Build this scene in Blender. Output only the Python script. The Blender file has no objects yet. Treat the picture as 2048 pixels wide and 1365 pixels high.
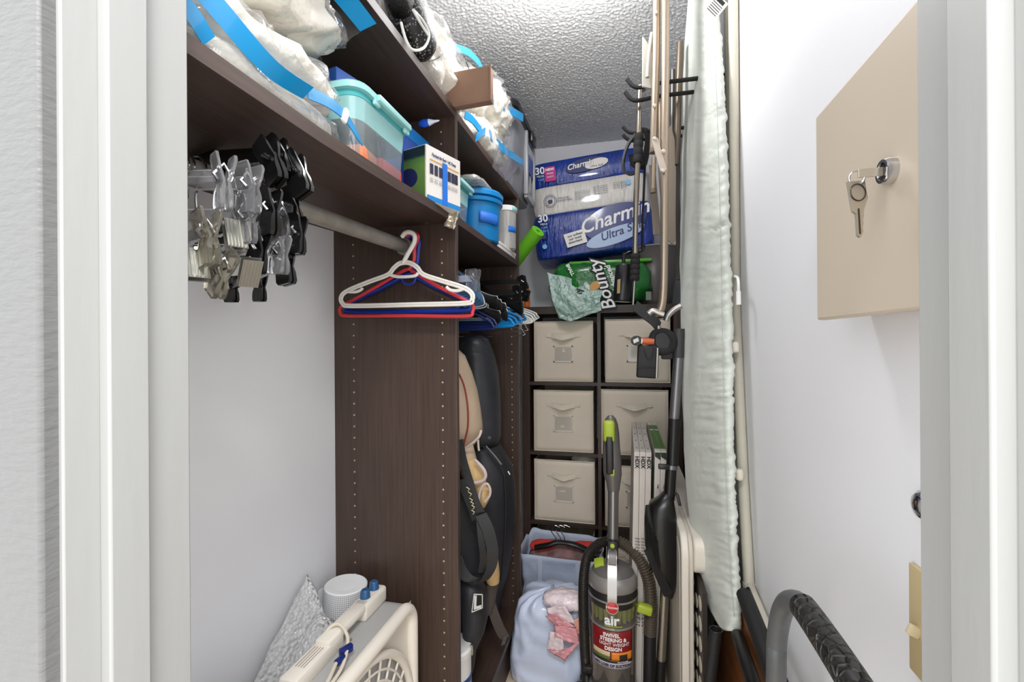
import bpy, bmesh, math, random
from mathutils import Vector, Matrix, noise
random.seed(7)
PI = math.pi
sc = bpy.context.scene
COL = sc.collection

# ------------------------------------------------------------------ camera
F_PX, YAW, ROLL, CZ = 925.0, math.radians(13.7), math.radians(0.38), 1.30
cam_d = bpy.data.cameras.new('camera')
cam_d.sensor_width = 36.0
cam_d.lens = 36.0 * F_PX / 2048.0
cam_d.clip_start = 0.02
cam = bpy.data.objects.new('camera', cam_d)
COL.objects.link(cam)
cam.matrix_world = (Matrix.Translation((0, 0, CZ)) @ Matrix.Rotation(YAW, 4, 'Z')
                    @ Matrix.Rotation(PI / 2, 4, 'X') @ Matrix.Rotation(-ROLL, 4, 'Z'))
sc.camera = cam

# ------------------------------------------------------------------ world, lamps, exposure
w = bpy.data.worlds.new('hall_light'); sc.world = w; w.use_nodes = True
w.node_tree.nodes['Background'].inputs[0].default_value = (0.955, 0.98, 1.0, 1)
w.node_tree.nodes['Background'].inputs[1].default_value = 2.0
def lamp(name, kind, loc, energy, color=(1, 1, 1), size=0.1, rot=(0, 0, 0), sy=None):
    d = bpy.data.lights.new(name, kind); d.energy = energy; d.color = color
    if kind == 'AREA':
        d.size = size
        if sy: d.shape = 'RECTANGLE'; d.size_y = sy
    else:
        d.shadow_soft_size = size
    o = bpy.data.objects.new(name, d); COL.objects.link(o); o.location = loc; o.rotation_euler = rot
    return o
lamp('closet_bulb', 'POINT', (-0.15, 1.25, 2.29), 9.0, (0.99, 0.99, 1.0), 0.07)
lamp('hall_fill_light', 'AREA', (0.10, -0.40, 2.40), 22.0, (1.0, 1.0, 1.0), 0.4)  # unseen fill added outside the door to brighten the closet's left wall
sc.view_settings.view_transform = 'Standard'
sc.view_settings.look = 'None'
sc.view_settings.exposure = 0.46
sc.view_settings.gamma = 1.0
sc.view_settings.use_curve_mapping = False
sc.cycles.use_denoising = True
sc.cycles.transparent_max_bounces = 16
sc.cycles.max_bounces = 8

# ------------------------------------------------------------------ pixel rays (to find a point at a known depth)
def ray(px, py):
    u, v = (px - 1024) / F_PX, -(py - 682.5) / F_PX
    c, s = math.cos(ROLL), math.sin(ROLL)
    u, v = u * c + v * s, -u * s + v * c
    return Vector((-math.sin(YAW) + u * math.cos(YAW), math.cos(YAW) + u * math.sin(YAW), v))
CO = Vector((0, 0, CZ))
def aY(px, py, Y): d = ray(px, py); return CO + d * (Y / d.y)
def aX(px, py, X): d = ray(px, py); return CO + d * (X / d.x)
def aZ(px, py, Z): d = ray(px, py); return CO + d * ((Z - CZ) / d.z)

# ------------------------------------------------------------------ materials
def s2l(c):
    return c / 12.92 if c <= 0.04045 else ((c + 0.055) / 1.055) ** 2.4
def rgb(r, g, b): return (s2l(r / 255), s2l(g / 255), s2l(b / 255), 1.0)
MATS = {}
def mat(name, col, rough=0.5, metal=0.0, bump=None, var=None, alpha=None, coat=0.0, spec=0.5, trans=0.0, stretch=None, ior=1.45, sheen=0.0, rot=None):
    """principled material; bump=(scale, strength), var=(scale, amount) mottles the colour; stretch=(x,y,z) scales the texture space"""
    if name in MATS: return MATS[name]
    m = bpy.data.materials.new(name); m.use_nodes = True
    nt = m.node_tree; b = nt.nodes['Principled BSDF']
    c = rgb(*col) if max(col) > 1.0 else (*col, 1.0)
    b.inputs['Base Color'].default_value = c
    b.inputs['Roughness'].default_value = rough
    b.inputs['Metallic'].default_value = metal
    b.inputs['Specular IOR Level'].default_value = spec
    b.inputs['Coat Weight'].default_value = coat
    b.inputs['Coat Roughness'].default_value = 0.08
    b.inputs['Transmission Weight'].default_value = trans
    b.inputs['IOR'].default_value = ior
    if sheen: b.inputs['Sheen Weight'].default_value = sheen
    vec = None
    if bump or var:
        tc = nt.nodes.new('ShaderNodeTexCoord'); mp = nt.nodes.new('ShaderNodeMapping')
        nt.links.new(tc.outputs['Object'], mp.inputs['Vector'])
        if stretch: mp.inputs['Scale'].default_value = stretch
        if rot: mp.inputs['Rotation'].default_value = [math.radians(q) for q in rot]
        vec = mp.outputs['Vector']
    if bump:
        n = nt.nodes.new('ShaderNodeTexNoise'); n.inputs['Scale'].default_value = bump[0]; n.inputs['Detail'].default_value = 3
        bp = nt.nodes.new('ShaderNodeBump'); bp.inputs['Strength'].default_value = bump[1]; bp.inputs['Distance'].default_value = bump[2] if len(bump) > 2 else 0.004
        nt.links.new(vec, n.inputs['Vector']); nt.links.new(n.outputs['Fac'], bp.inputs['Height'])
        nt.links.new(bp.outputs['Normal'], b.inputs['Normal'])
    if var:
        n2 = nt.nodes.new('ShaderNodeTexNoise'); n2.inputs['Scale'].default_value = var[0]; n2.inputs['Detail'].default_value = 4
        nt.links.new(vec, n2.inputs['Vector'])
        cr = nt.nodes.new('ShaderNodeValToRGB')
        a = var[1]
        cr.color_ramp.elements[0].color = (*[x * (1 - a) for x in c[:3]], 1); cr.color_ramp.elements[0].position = 0.32
        cr.color_ramp.elements[1].color = (*[min(1, x * (1 + a)) for x in c[:3]], 1); cr.color_ramp.elements[1].position = 0.68
        nt.links.new(n2.outputs['Fac'], cr.inputs['Fac']); nt.links.new(cr.outputs['Color'], b.inputs['Base Color'])
    if alpha is not None: b.inputs['Alpha'].default_value = alpha
    MATS[name] = m
    return m
def film(name, col=(255, 255, 255), see=0.85, rough=0.12, gloss=0.5, bump=None, bubbles=False):
    """thin clear plastic: see-through, with sharp highlights"""
    if name in MATS: return MATS[name]
    m = bpy.data.materials.new(name); m.use_nodes = True; nt = m.node_tree
    for n in list(nt.nodes): nt.nodes.remove(n)
    out = nt.nodes.new('ShaderNodeOutputMaterial')
    tr = nt.nodes.new('ShaderNodeBsdfTransparent'); tr.inputs[0].default_value = rgb(*col)
    df = nt.nodes.new('ShaderNodeBsdfDiffuse'); df.inputs[0].default_value = rgb(*col)
    gl = nt.nodes.new('ShaderNodeBsdfGlossy'); gl.inputs['Roughness'].default_value = rough; gl.inputs[0].default_value = (1, 1, 1, 1)
    m1 = nt.nodes.new('ShaderNodeMixShader'); m1.inputs[0].default_value = see
    nt.links.new(df.outputs[0], m1.inputs[1]); nt.links.new(tr.outputs[0], m1.inputs[2])
    lw = nt.nodes.new('ShaderNodeLayerWeight'); lw.inputs['Blend'].default_value = 0.5
    pw = nt.nodes.new('ShaderNodeMath'); pw.operation = 'POWER'; pw.inputs[1].default_value = 3.5
    fr = nt.nodes.new('ShaderNodeMath'); fr.operation = 'MULTIPLY_ADD'; fr.inputs[1].default_value = 0.5 * gloss; fr.inputs[2].default_value = 0.02 + 0.09 * gloss
    nt.links.new(lw.outputs['Facing'], pw.inputs[0]); nt.links.new(pw.outputs[0], fr.inputs[0])
    m2 = nt.nodes.new('ShaderNodeMixShader')
    nt.links.new(fr.outputs[0], m2.inputs[0]); nt.links.new(m1.outputs[0], m2.inputs[1]); nt.links.new(gl.outputs[0], m2.inputs[2])
    if bump:
        tc = nt.nodes.new('ShaderNodeTexCoord'); n = nt.nodes.new('ShaderNodeTexVoronoi' if bubbles else 'ShaderNodeTexNoise'); n.inputs['Scale'].default_value = bump[0]; n.inputs['Detail'].default_value = 0 if bubbles else 4
        bp = nt.nodes.new('ShaderNodeBump'); bp.inputs['Strength'].default_value = bump[1]; bp.inputs['Distance'].default_value = 0.01; bp.invert = bubbles
        nt.links.new(tc.outputs['Object'], n.inputs['Vector']); nt.links.new(n.outputs[0], bp.inputs['Height'])
        for nd in (df, gl, lw): nt.links.new(bp.outputs['Normal'], nd.inputs['Normal'])
    nt.links.new(m2.outputs[0], out.inputs[0])
    MATS[name] = m
    return m
def wood(name, col, col2, axis_scale, rough=0.42, bump=0.12):
    """wood-look laminate: long streaks along the axis with the small scale"""
    if name in MATS: return MATS[name]
    m = bpy.data.materials.new(name); m.use_nodes = True; nt = m.node_tree; b = nt.nodes['Principled BSDF']
    tc = nt.nodes.new('ShaderNodeTexCoord'); mp = nt.nodes.new('ShaderNodeMapping'); mp.inputs['Scale'].default_value = axis_scale
    n = nt.nodes.new('ShaderNodeTexNoise'); n.inputs['Scale'].default_value = 1.0; n.inputs['Detail'].default_value = 6; n.inputs['Roughness'].default_value = 0.65
    cr = nt.nodes.new('ShaderNodeValToRGB')
    cr.color_ramp.elements[0].color = rgb(*col); cr.color_ramp.elements[0].position = 0.3
    cr.color_ramp.elements[1].color = rgb(*col2); cr.color_ramp.elements[1].position = 0.72
    nt.links.new(tc.outputs['Object'], mp.inputs['Vector']); nt.links.new(mp.outputs['Vector'], n.inputs['Vector'])
    nt.links.new(n.outputs['Fac'], cr.inputs['Fac']); nt.links.new(cr.outputs['Color'], b.inputs['Base Color'])
    bp = nt.nodes.new('ShaderNodeBump'); bp.inputs['Strength'].default_value = bump; bp.inputs['Distance'].default_value = 0.002
    nt.links.new(n.outputs['Fac'], bp.inputs['Height']); nt.links.new(bp.outputs['Normal'], b.inputs['Normal'])
    b.inputs['Roughness'].default_value = rough
    MATS[name] = m
    return m

# ------------------------------------------------------------------ mesh builder
def V(*a): return Vector(a)
def fbm(p, o=3):
    s, a, f = 0.0, 0.5, 1.0
    for _ in range(o):
        s += a * noise.noise(p * f); a *= 0.5; f *= 2.03
    return s
def rotM(ax, deg): return Matrix.Rotation(math.radians(deg), 4, ax)
class G:
    def __init__(s): s.v = []; s.f = []
    def add(s, vs, fs):
        o = len(s.v); s.v += [Vector(p) for p in vs]; s.f += [[i + o for i in q] for q in fs]; return s
    def box(s, c, size, M=None):
        c = Vector(c); h = Vector(size) / 2
        vs = [Vector((x * h.x, y * h.y, z * h.z)) for z in (-1, 1) for y in (-1, 1) for x in (-1, 1)]
        if M: vs = [M @ p for p in vs]
        return s.add([p + c for p in vs], [(0, 2, 3, 1), (4, 5, 7, 6), (0, 1, 5, 4), (2, 6, 7, 3), (0, 4, 6, 2), (1, 3, 7, 5)])
    def bb(s, x0, x1, y0, y1, z0, z1):
        return s.box(((x0 + x1) / 2, (y0 + y1) / 2, (z0 + z1) / 2), (abs(x1 - x0), abs(y1 - y0), abs(z1 - z0)))
    def rbox(s, c, size, r, seg=2, M=None):
        """box with rounded edges"""
        bm = bmesh.new(); bmesh.ops.create_cube(bm, size=1.0)
        for q in bm.verts: q.co = Vector((q.co.x * size[0], q.co.y * size[1], q.co.z * size[2]))
        bmesh.ops.bevel(bm, geom=bm.edges[:], offset=min(r, min(size) * 0.49), segments=seg, profile=0.5, affect='EDGES')
        bm.verts.index_update()
        vs = [(M @ q.co if M else q.co.copy()) + Vector(c) for q in bm.verts]; fs = [[q.index for q in f.verts] for f in bm.faces]
        bm.free(); return s.add(vs, fs)
    def tube(s, pts, r, n=8, closed=False, cap=True, flat=None):
        pts = [Vector(p) for p in pts]; m = len(pts)
        rs = r if isinstance(r, (list, tuple)) else [r] * m
        t0 = (pts[1] - pts[0]).normalized()
        up = Vector((0, 0, 1)) if abs(t0.z) < 0.9 else Vector((1, 0, 0))
        nn = t0.cross(up).normalized(); rings = []
        for i in range(m):
            a = pts[(i - 1) % m] if (closed or i) else pts[0]; b = pts[(i + 1) % m] if (closed or i < m - 1) else pts[-1]
            t = (b - a)
            t = t.normalized() if t.length > 1e-9 else t0
            nn = (nn - t * nn.dot(t))
            nn = nn.normalized() if nn.length > 1e-6 else t.orthogonal().normalized()
            bn = t.cross(nn)
            fl = flat or 1.0
            rings.append([pts[i] + (nn * math.cos(k * 2 * PI / n) + bn * math.sin(k * 2 * PI / n) * fl) * rs[i] for k in range(n)])
        return s.loft(rings, closed, cap)
    def loft(s, rings, closed=False, cap=True):
        n = len(rings[0]); m = len(rings); vs = [p for R in rings for p in R]; fs = []
        for i in range(m if closed else m - 1):
            j = (i + 1) % m
            for k in range(n):
                l = (k + 1) % n
                fs.append((i * n + k, i * n + l, j * n + l, j * n + k))
        if cap and not closed:
            fs.append(tuple(range(n - 1, -1, -1))); fs.append(tuple((m - 1) * n + k for k in range(n)))
        return s.add(vs, fs)
    def lathe(s, prof, n=24, M=None, cap=True):
        """prof: (radius, height) pairs around local z"""
        rings = [[(M @ Vector((r * math.cos(k * 2 * PI / n), r * math.sin(k * 2 * PI / n), z)) if M else Vector((r * math.cos(k * 2 * PI / n), r * math.sin(k * 2 * PI / n), z))) for k in range(n)] for r, z in prof]
        return s.loft(rings, False, cap)
    def prism(s, poly, h0, h1, M=None):
        """flat polygon (x, y) between local z h0 and h1"""
        n = len(poly); vs = [Vector((x, y, z)) for z in (h0, h1) for x, y in poly]
        if M: vs = [M @ p for p in vs]
        fs = [tuple(range(n - 1, -1, -1)), tuple(range(n, 2 * n))] + [(k, (k + 1) % n, n + (k + 1) % n, n + k) for k in range(n)]
        return s.add(vs, fs)
    def grid(s, fn, nu, nv, cu=False):
        vs = [fn(i / (nu - 1 if not cu else nu), j / (nv - 1)) for i in range(nu) for j in range(nv)]; fs = []
        for i in range(nu if cu else nu - 1):
            for j in range(nv - 1):
                a = i * nv + j; b = ((i + 1) % nu) * nv + j
                fs.append((a, b, b + 1, a + 1))
        return s.add(vs, fs)
    def blob(s, c, rad, e=0.6, wr=0.0, fr=8.0, nu=40, nv=24, M=None, seed=0.0, ridges=0.0):
        """puffy super-ellipsoid with wrinkles"""
        c = Vector(c)
        def sp(x, p): return math.copysign(abs(x) ** p, x)
        def fn(u, v):
            th = u * 2 * PI; ph = (v - 0.5) * PI
            p = Vector((rad[0] * sp(math.cos(ph), e) * sp(math.cos(th), e), rad[1] * sp(math.cos(ph), e) * sp(math.sin(th), e), rad[2] * sp(math.sin(ph), max(e, 0.7))))
            if wr:
                q = p * fr + Vector((seed, seed * 1.7, seed * 0.3))
                d = fbm(q, 3)
                if ridges: d += ridges * (0.5 - abs(noise.noise(q * 1.3 + Vector((5, 1, 2)))) * 2)
                p = p * (1 + 0.0) + p.normalized() * d * wr
            return c + (M @ p if M else p)
        return s.grid(fn, nu, nv, True)
    def build(s, name, m, parent=None, smooth=True, ang=40, bevel=0.0, solid=0.0, sub=0, local=False):
        me = bpy.data.meshes.new(name)
        vs = s.v
        if parent is not None and not local:
            inv = parent['_inv'] if False else INV[parent.name]
            vs = [inv @ p for p in vs]
        elif parent is None and not local and vs:
            # origin at the base centre
            lo = Vector((min(p.x for p in vs), min(p.y for p in vs), min(p.z for p in vs))); hi = Vector((max(p.x for p in vs), max(p.y for p in vs), max(p.z for p in vs)))
            org = Vector(((lo.x + hi.x) / 2, (lo.y + hi.y) / 2, lo.z)); vs = [p - org for p in vs]
        me.from_pydata([tuple(p) for p in vs], [], s.f); me.update()
        bm = bmesh.new(); bm.from_mesh(me); bmesh.ops.recalc_face_normals(bm, faces=bm.faces[:]); bm.to_mesh(me); bm.free()
        if smooth:
            me.polygons.foreach_set('use_smooth', [True] * len(me.polygons)); me.set_sharp_from_angle(angle=math.radians(ang))
        if m is not None: me.materials.append(m)
        o = bpy.data.objects.new(name, me); COL.objects.link(o)
        if parent is not None:
            o.parent = parent; INV[o.name] = INV[parent.name]
        elif not local and s.v:
            o.location = org; INV[o.name] = Matrix.Translation(-org)
        else:
            INV[o.name] = Matrix.Identity(4)
        if solid:
            md = o.modifiers.new('thickness', 'SOLIDIFY'); md.thickness = solid; md.offset = 0
        if bevel:
            md = o.modifiers.new('edges', 'BEVEL'); md.width = bevel; md.segments = 2; md.limit_method = 'ANGLE'
        if sub:
            md = o.modifiers.new('smooth', 'SUBSURF'); md.levels = sub; md.render_levels = sub
        return o
INV = {}
def tag(o, label, cat, group=None, kind=None):
    if label: o['label'] = label
    if cat: o['category'] = cat
    if group: o['group'] = group
    if kind: o['kind'] = kind
    return o
def thing(name, label, cat, M=None, group=None):
    """an Empty at the thing's base; M is a location or a full matrix"""
    o = bpy.data.objects.new(name, None); COL.objects.link(o)
    if M is None: M = Matrix.Identity(4)
    elif not isinstance(M, Matrix): M = Matrix.Translation(M)
    o.matrix_world = M; o.empty_display_size = 0.05
    INV[o.name] = M.inverted()
    return tag(o, label, cat, group)
def struct(g, name, m, parent=None, **k):
    o = g.build(name, m, parent, **k)
    if parent is None: o['kind'] = 'structure'
    return o
def lab(o, l): o['label'] = l; return o
def frame(o, x, y):
    """matrix whose local x, y lie along the given directions, z is their normal"""
    x = Vector(x).normalized(); y = Vector(y); z = x.cross(y).normalized(); y = z.cross(x).normalized()
    M = Matrix((x, y, z)).transposed().to_4x4(); M.translation = Vector(o); return M
def text(s, size, M, m, parent, name='lettering', align='CENTER', shear=0.0, bend=None, bold=0.0, sx=1.0, ext=0.0004):
    """flat raised lettering; M puts it on a surface; bend=fn(local point)->world point for curved surfaces"""
    cu = bpy.data.curves.new('t', 'FONT'); cu.body = s; cu.size = size; cu.align_x = align; cu.align_y = 'CENTER'; cu.shear = shear
    cu.offset = bold; cu.extrude = ext; cu.resolution_u = 3
    to = bpy.data.objects.new('t', cu); COL.objects.link(to)
    dg = bpy.context.evaluated_depsgraph_get(); me = bpy.data.meshes.new_from_object(to.evaluated_get(dg))
    g = G(); g.v = [((bend(q.co) if bend else M @ Vector((q.co.x * sx, q.co.y, q.co.z)))) for q in me.vertices]; g.f = [list(p.vertices) for p in me.polygons]
    bpy.data.objects.remove(to); bpy.data.curves.remove(cu); bpy.data.meshes.remove(me)
    return g.build(name, m, parent, smooth=False)
def copy_tree(o, parent=None):
    c = o.copy(); COL.objects.link(c); c.parent = parent
    INV[c.name] = INV[o.name]
    for ch in list(o.children): copy_tree(ch, c)
    return c
def smooth_path(pts, k=6, closed=False):
    """catmull-rom through the points"""
    P = [Vector(p) for p in pts]; n = len(P); out = []
    for i in range(n if closed else n - 1):
        p0 = P[(i - 1) % n] if (closed or i) else P[0]; p1 = P[i]; p2 = P[(i + 1) % n]; p3 = P[(i + 2) % n] if (closed or i < n - 2) else P[-1]
        for j in range(k):
            t = j / k
            out.append(0.5 * ((2 * p1) + (p2 - p0) * t + (2 * p0 - 5 * p1 + 4 * p2 - p3) * t * t + (3 * p1 - p0 - 3 * p2 + p3) * t ** 3))
    if not closed: out.append(P[-1])
    return out
def strip(path, width_vec, th=0.003):
    """ribbon along a path, width along width_vec (a vector or list)"""
    g = G(); n = len(path); rings = []
    for i, p in enumerate(path):
        wv = width_vec[i] if isinstance(width_vec, list) else width_vec
        t = (Vector(path[min(i + 1, n - 1)]) - Vector(path[max(i - 1, 0)])).normalized()
        nz = t.cross(wv).normalized() * th / 2
        p = Vector(p); rings.append([p - wv / 2 - nz, p + wv / 2 - nz, p + wv / 2 + nz, p - wv / 2 + nz])
    return g.loft(rings)

# ------------------------------------------------------------------ shared materials
M_wall = mat('painted_wall', (240, 240, 243), 0.55, bump=(160, 0.10, 0.002))
M_trim = mat('white_trim_paint', (160, 160, 158), 0.38, bump=(14, 0.12, 0.003), stretch=(6, 6, 1))
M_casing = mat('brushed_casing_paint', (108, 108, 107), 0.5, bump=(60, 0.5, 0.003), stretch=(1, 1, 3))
M_ceil = mat('popcorn_ceiling_paint', (224, 224, 224), 0.6, bump=(260, 0.35, 0.002))
M_floor = wood('pale_vinyl_floor', (196, 176, 152), (220, 203, 180), (60, 3, 20), 0.45, 0.05)
M_dark = wood('espresso_laminate_upright', (56, 43, 37), (82, 64, 55), (150, 150, 4), 0.38)
M_darkh = wood('espresso_laminate_shelf', (54, 40, 34), (78, 59, 50), (150, 4, 150), 0.52)
M_darkx = wood('espresso_laminate_cross', (50, 38, 33), (70, 54, 46), (4, 150, 150), 0.4)
M_black = mat('black_plastic', (22, 21, 21), 0.32)
M_blackm = mat('black_matte', (26, 25, 25), 0.6)
M_foam = mat('black_foam', (30, 29, 29), 0.85, bump=(500, 0.3))
M_chrome = mat('chrome', (205, 205, 208), 0.12, 1.0)
M_steel = mat('brushed_steel', (170, 166, 160), 0.32, 1.0)
M_champ = mat('champagne_metal', (166, 150, 132), 0.36, 0.85)
M_white = mat('white_plastic', (232, 231, 228), 0.38)
M_cream = mat('cream_plastic', (222, 214, 200), 0.4)
M_blue = mat('zip_blue', (16, 146, 208), 0.28, coat=0.4)
M_bluet = film('zip_blue_clear', (70, 178, 232), 0.45, 0.15, 0.6)
M_film = film('clear_bag_film', (250, 250, 250), 0.93, 0.10, 0.8, bump=(26, 1.0))
M_ink = mat('black_ink', (30, 30, 32), 0.6)
M_inkw = mat('white_ink', (240, 240, 240), 0.5)
M_linen = mat('white_bedding', (228, 222, 210), 0.8, bump=(26, 0.7, 0.014), var=(12, .04))
M_tape = mat('blue_painters_tape', (24, 112, 214), 0.55)

# ------------------------------------------------------------------ the room
XL, XR, YB, ZC, XF = -0.797, 0.31, 2.70, 2.44, -0.431
YJ, JL, JR = 0.37, -0.4195, 0.1935          # door opening: inner corner depth, left and right jamb faces
YC = 0.263                                 # front of the casing
struct(G().bb(-1.5, 1.3, -1.4, YB + 0.1, -0.06, 0.0), 'floor', M_floor, smooth=False)
struct(G().bb(XL - 0.1, XL, YC + 0.02, YB + 0.1, 0, ZC), 'wall_left', M_wall, smooth=False)
struct(G().bb(XR, XR + 0.1, YC + 0.02, YB + 0.1, 0, ZC), 'wall_right', M_wall, smooth=False)
struct(G().bb(XL, XR, YB, YB + 0.1, 0, ZC), 'wall_back', M_wall, smooth=False)
wf = G().bb(XL - 0.7, JL - 0.02, YC + 0.018, YJ, 0, ZC).bb(JR + 0.02, XR + 0.9, YC + 0.018, YJ, 0, ZC).bb(JL - 0.02, JR + 0.02, YC + 0.018, YJ, 2.06, ZC)
struct(wf, 'wall_front', M_wall, smooth=False)
# popcorn ceiling: a slab with a lumpy underside
def ceil_fn(u, v):
    x = XL + (XR - XL) * u; y = YJ + (YB - YJ) * v
    p = Vector((x, y, 0))
    d = noise.noise(p * 125) * 0.6 + noise.noise(p * 240 + Vector((3, 7, 1))) * 0.4
    d = max(0.0, d + 0.05) ** 0.7
    return Vector((x, y, ZC - 0.0085 * d))
gc = G().grid(ceil_fn, 300, 620)
gc.bb(XL - 0.1, XR + 0.1, YC + 0.02, YB + 0.1, ZC + 0.002, ZC + 0.08)
struct(gc, 'ceiling', M_ceil, ang=180)
# door frame
dl = thing('trim_1', None, None); dl['kind'] = 'structure'
struct(G().bb(JL - 0.02, JL, YC + 0.0, YJ, 0, 2.06), 'jamb', M_trim, dl, bevel=0.0015)
struct(G().bb(JL - 0.001, JL + 0.011, 0.2885, 0.322, 0, 2.05), 'door_stop', M_trim, dl, bevel=0.002)
struct(G().bb(JL - 0.085, JL - 0.004, YC - 0.012, YC + 0.018, 0, 2.12), 'casing', M_casing, dl, bevel=0.003)
dr = thing('trim_2', None, None); dr['kind'] = 'structure'
struct(G().bb(JR, JR + 0.02, YC, YJ, 0, 2.06), 'jamb', M_trim, dr, bevel=0.0015)
struct(G().bb(JR - 0.011, JR + 0.001, 0.2885, 0.322, 0, 2.05), 'door_stop', M_trim, dr, bevel=0.002)
struct(G().bb(JR + 0.004, JR + 0.085, YC - 0.012, YC + 0.018, 0, 2.12), 'casing', M_casing, dr, bevel=0.003)
dh = thing('trim_3', None, None); dh['kind'] = 'structure'
struct(G().bb(JL - 0.02, JR + 0.02, YC, YJ, 2.04, 2.06), 'jamb_head', M_trim, dh)
struct(G().bb(JL - 0.085, JR + 0.085, YC - 0.012, YC + 0.018, 2.056, 2.13), 'casing_head', M_casing, dh)
# ------------------------------------------------------------------ closet organiser on the left
co = thing('closet_organizer', 'dark brown built-in closet organizer with dividers, shelves and a hanging rod along the left wall', 'shelving', (XL, 1.15, 0))
D1, D2, TH = 1.15, 1.885, 0.019
ZLO, ZUP, ZBASE = 1.613, 1.893, 0.18
for nm, y in (('divider', D1), ('divider', D2)):
    G().bb(XL, XF, y, y + TH, 0, ZUP + 0.021).build(nm, M_dark, co, smooth=False, bevel=0.0012)
def sagz(y):    # the loaded front shelf sags a little
    ks = [(0.37, -0.017), (0.6, -0.020), (0.85, -0.014), (1.15, 0.0)]
    for (a, za), (b, zb) in zip(ks, ks[1:]):
        if y <= b: return za + (zb - za) * max(0, (y - a)) / (b - a)
    return 0.0
g = G(); ys = [YJ + (D1 - YJ) * i / 14 for i in range(15)]
g.loft([[V(XL, y, ZLO + sagz(y)), V(XF, y, ZLO + sagz(y)), V(XF, y, ZLO + sagz(y) + 0.021), V(XL, y, ZLO + sagz(y) + 0.021)] for y in ys])
g.build('shelf', M_darkh, co, ang=30)
G().bb(XL, XF, D1 + TH, D2, ZLO, ZLO + 0.021).build('shelf', M_darkh, co, smooth=False, bevel=0.001)
G().bb(XL, XF, YJ, D1, ZUP, ZUP + 0.021).build('shelf', M_darkh, co, smooth=False, bevel=0.001)
G().bb(XL, XF, D1 + TH, D2, ZUP, ZUP + 0.021).build('shelf', M_darkh, co, smooth=False, bevel=0.001)
G().bb(XL, XF, D1 + TH, D2, ZBASE - 0.02, ZBASE).build('base_shelf', M_darkh, co, smooth=False, bevel=0.001)
G().bb(XF - 0.03, XF - 0.018, D1 + TH, D2, 0, ZBASE - 0.02).build('kick_plate', M_darkh, co, smooth=False)
# shelf pins
M_pin = mat('pin_brass', (196, 178, 150), 0.3, 0.6)
g = G()
def pin(x, y, z, d):
    g.lathe([(0.0026, -0.001), (0.0026, 0.0006), (0.0014, 0.0012)], 8, Matrix.Translation((x, y, z)) @ rotM('X', 90 * d))
zz = 0.05
while zz < 1.88:
    for x in (XL + 0.062, XF - 0.04):
        if abs(zz - ZLO) > 0.03: pin(x, D1, zz, 1)
    for x in (XF - 0.03, XL + 0.06):
        if zz > ZBASE and abs(zz - ZLO) > 0.03: pin(x, D2, zz, 1)
    zz += 0.0317
tag(g.build('shelf_pins', M_pin, co), None, None, None, 'stuff')
# hanging rod, front bay
M_rod = mat('dull_rod_metal', (158, 153, 144), 0.45, 0.35, var=(30, 0.12))
RX, RZ = -0.575, 1.557
def rodp(y): return V(RX - 0.012 * (1.15 - y) / 0.5, y, RZ - 0.02 * (1.15 - y) / 0.5 * 0.6)
G().tube([rodp(YJ + 0.002), rodp(0.7), rodp(D1)], 0.0175, 20).build('closet_rod', M_rod, co)
G().tube([rodp(D1 - 0.012), rodp(D1)], 0.024, 20).build('rod_flange', M_rod, co)
G().tube([V(-0.6, D1 + TH, 1.545), V(-0.6, D2, 1.545)], 0.0165, 16).build('closet_rod', M_rod, co)
# cam fittings under the shelves
for x, y, z in ((XF - 0.075, D1 - 0.02, ZLO), (XL + 0.08, D1 - 0.02, ZLO), (XF - 0.06, D1 - 0.02, ZUP), (XL + 0.08, D1 - 0.02, ZUP)):
    G().lathe([(0.010, -0.003), (0.010, 0.0)], 14, Matrix.Translation((x, y, z))).build('cam_fitting', mat('dark_fitting', (92, 86, 80), 0.35, 0.6), co)

# ------------------------------------------------------------------ cube cabinet against the back wall
KX0, KX1, KY0, KY1, KH = -0.508, 0.262, 2.30, 2.69, 1.472
kb = thing('cube_shelf', 'dark brown eight-cube shelf unit holding beige fabric bins at the back', 'shelving', ((KX0 + KX1) / 2, 2.5, 0))
G().bb(KX0, KX0 + 0.038, KY0, KY1, 0, KH).build('side_panel', M_dark, kb, smooth=False, bevel=0.001)
G().bb(KX1 - 0.038, KX1, KY0, KY1, 0, KH).build('side_panel', M_dark, kb, smooth=False, bevel=0.001)
G().bb(KX0 + 0.038, KX1 - 0.038, KY0, KY1, KH - 0.038, KH).build('top_panel', M_darkx, kb, smooth=False, bevel=0.001)
G().bb(KX0 + 0.038, KX1 - 0.038, KY0, KY1, 0, 0.038).build('bottom_panel', M_darkx, kb, smooth=False)
kxm = (KX0 + KX1) / 2
ROWZ = [0.038 + i * 0.3515 for i in range(4)]
for i in range(1, 4):
    for a, b in ((KX0 + 0.038, kxm - 0.008), (kxm + 0.008, KX1 - 0.038)):
        G().bb(a, b, KY0, KY1, ROWZ[i] - 0.016, ROWZ[i]).build('shelf', M_darkx, kb, smooth=False)
G().bb(kxm - 0.008, kxm + 0.008, KY0, KY1, 0.038, KH - 0.038).build('centre_panel', M_dark, kb, smooth=False)
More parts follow.
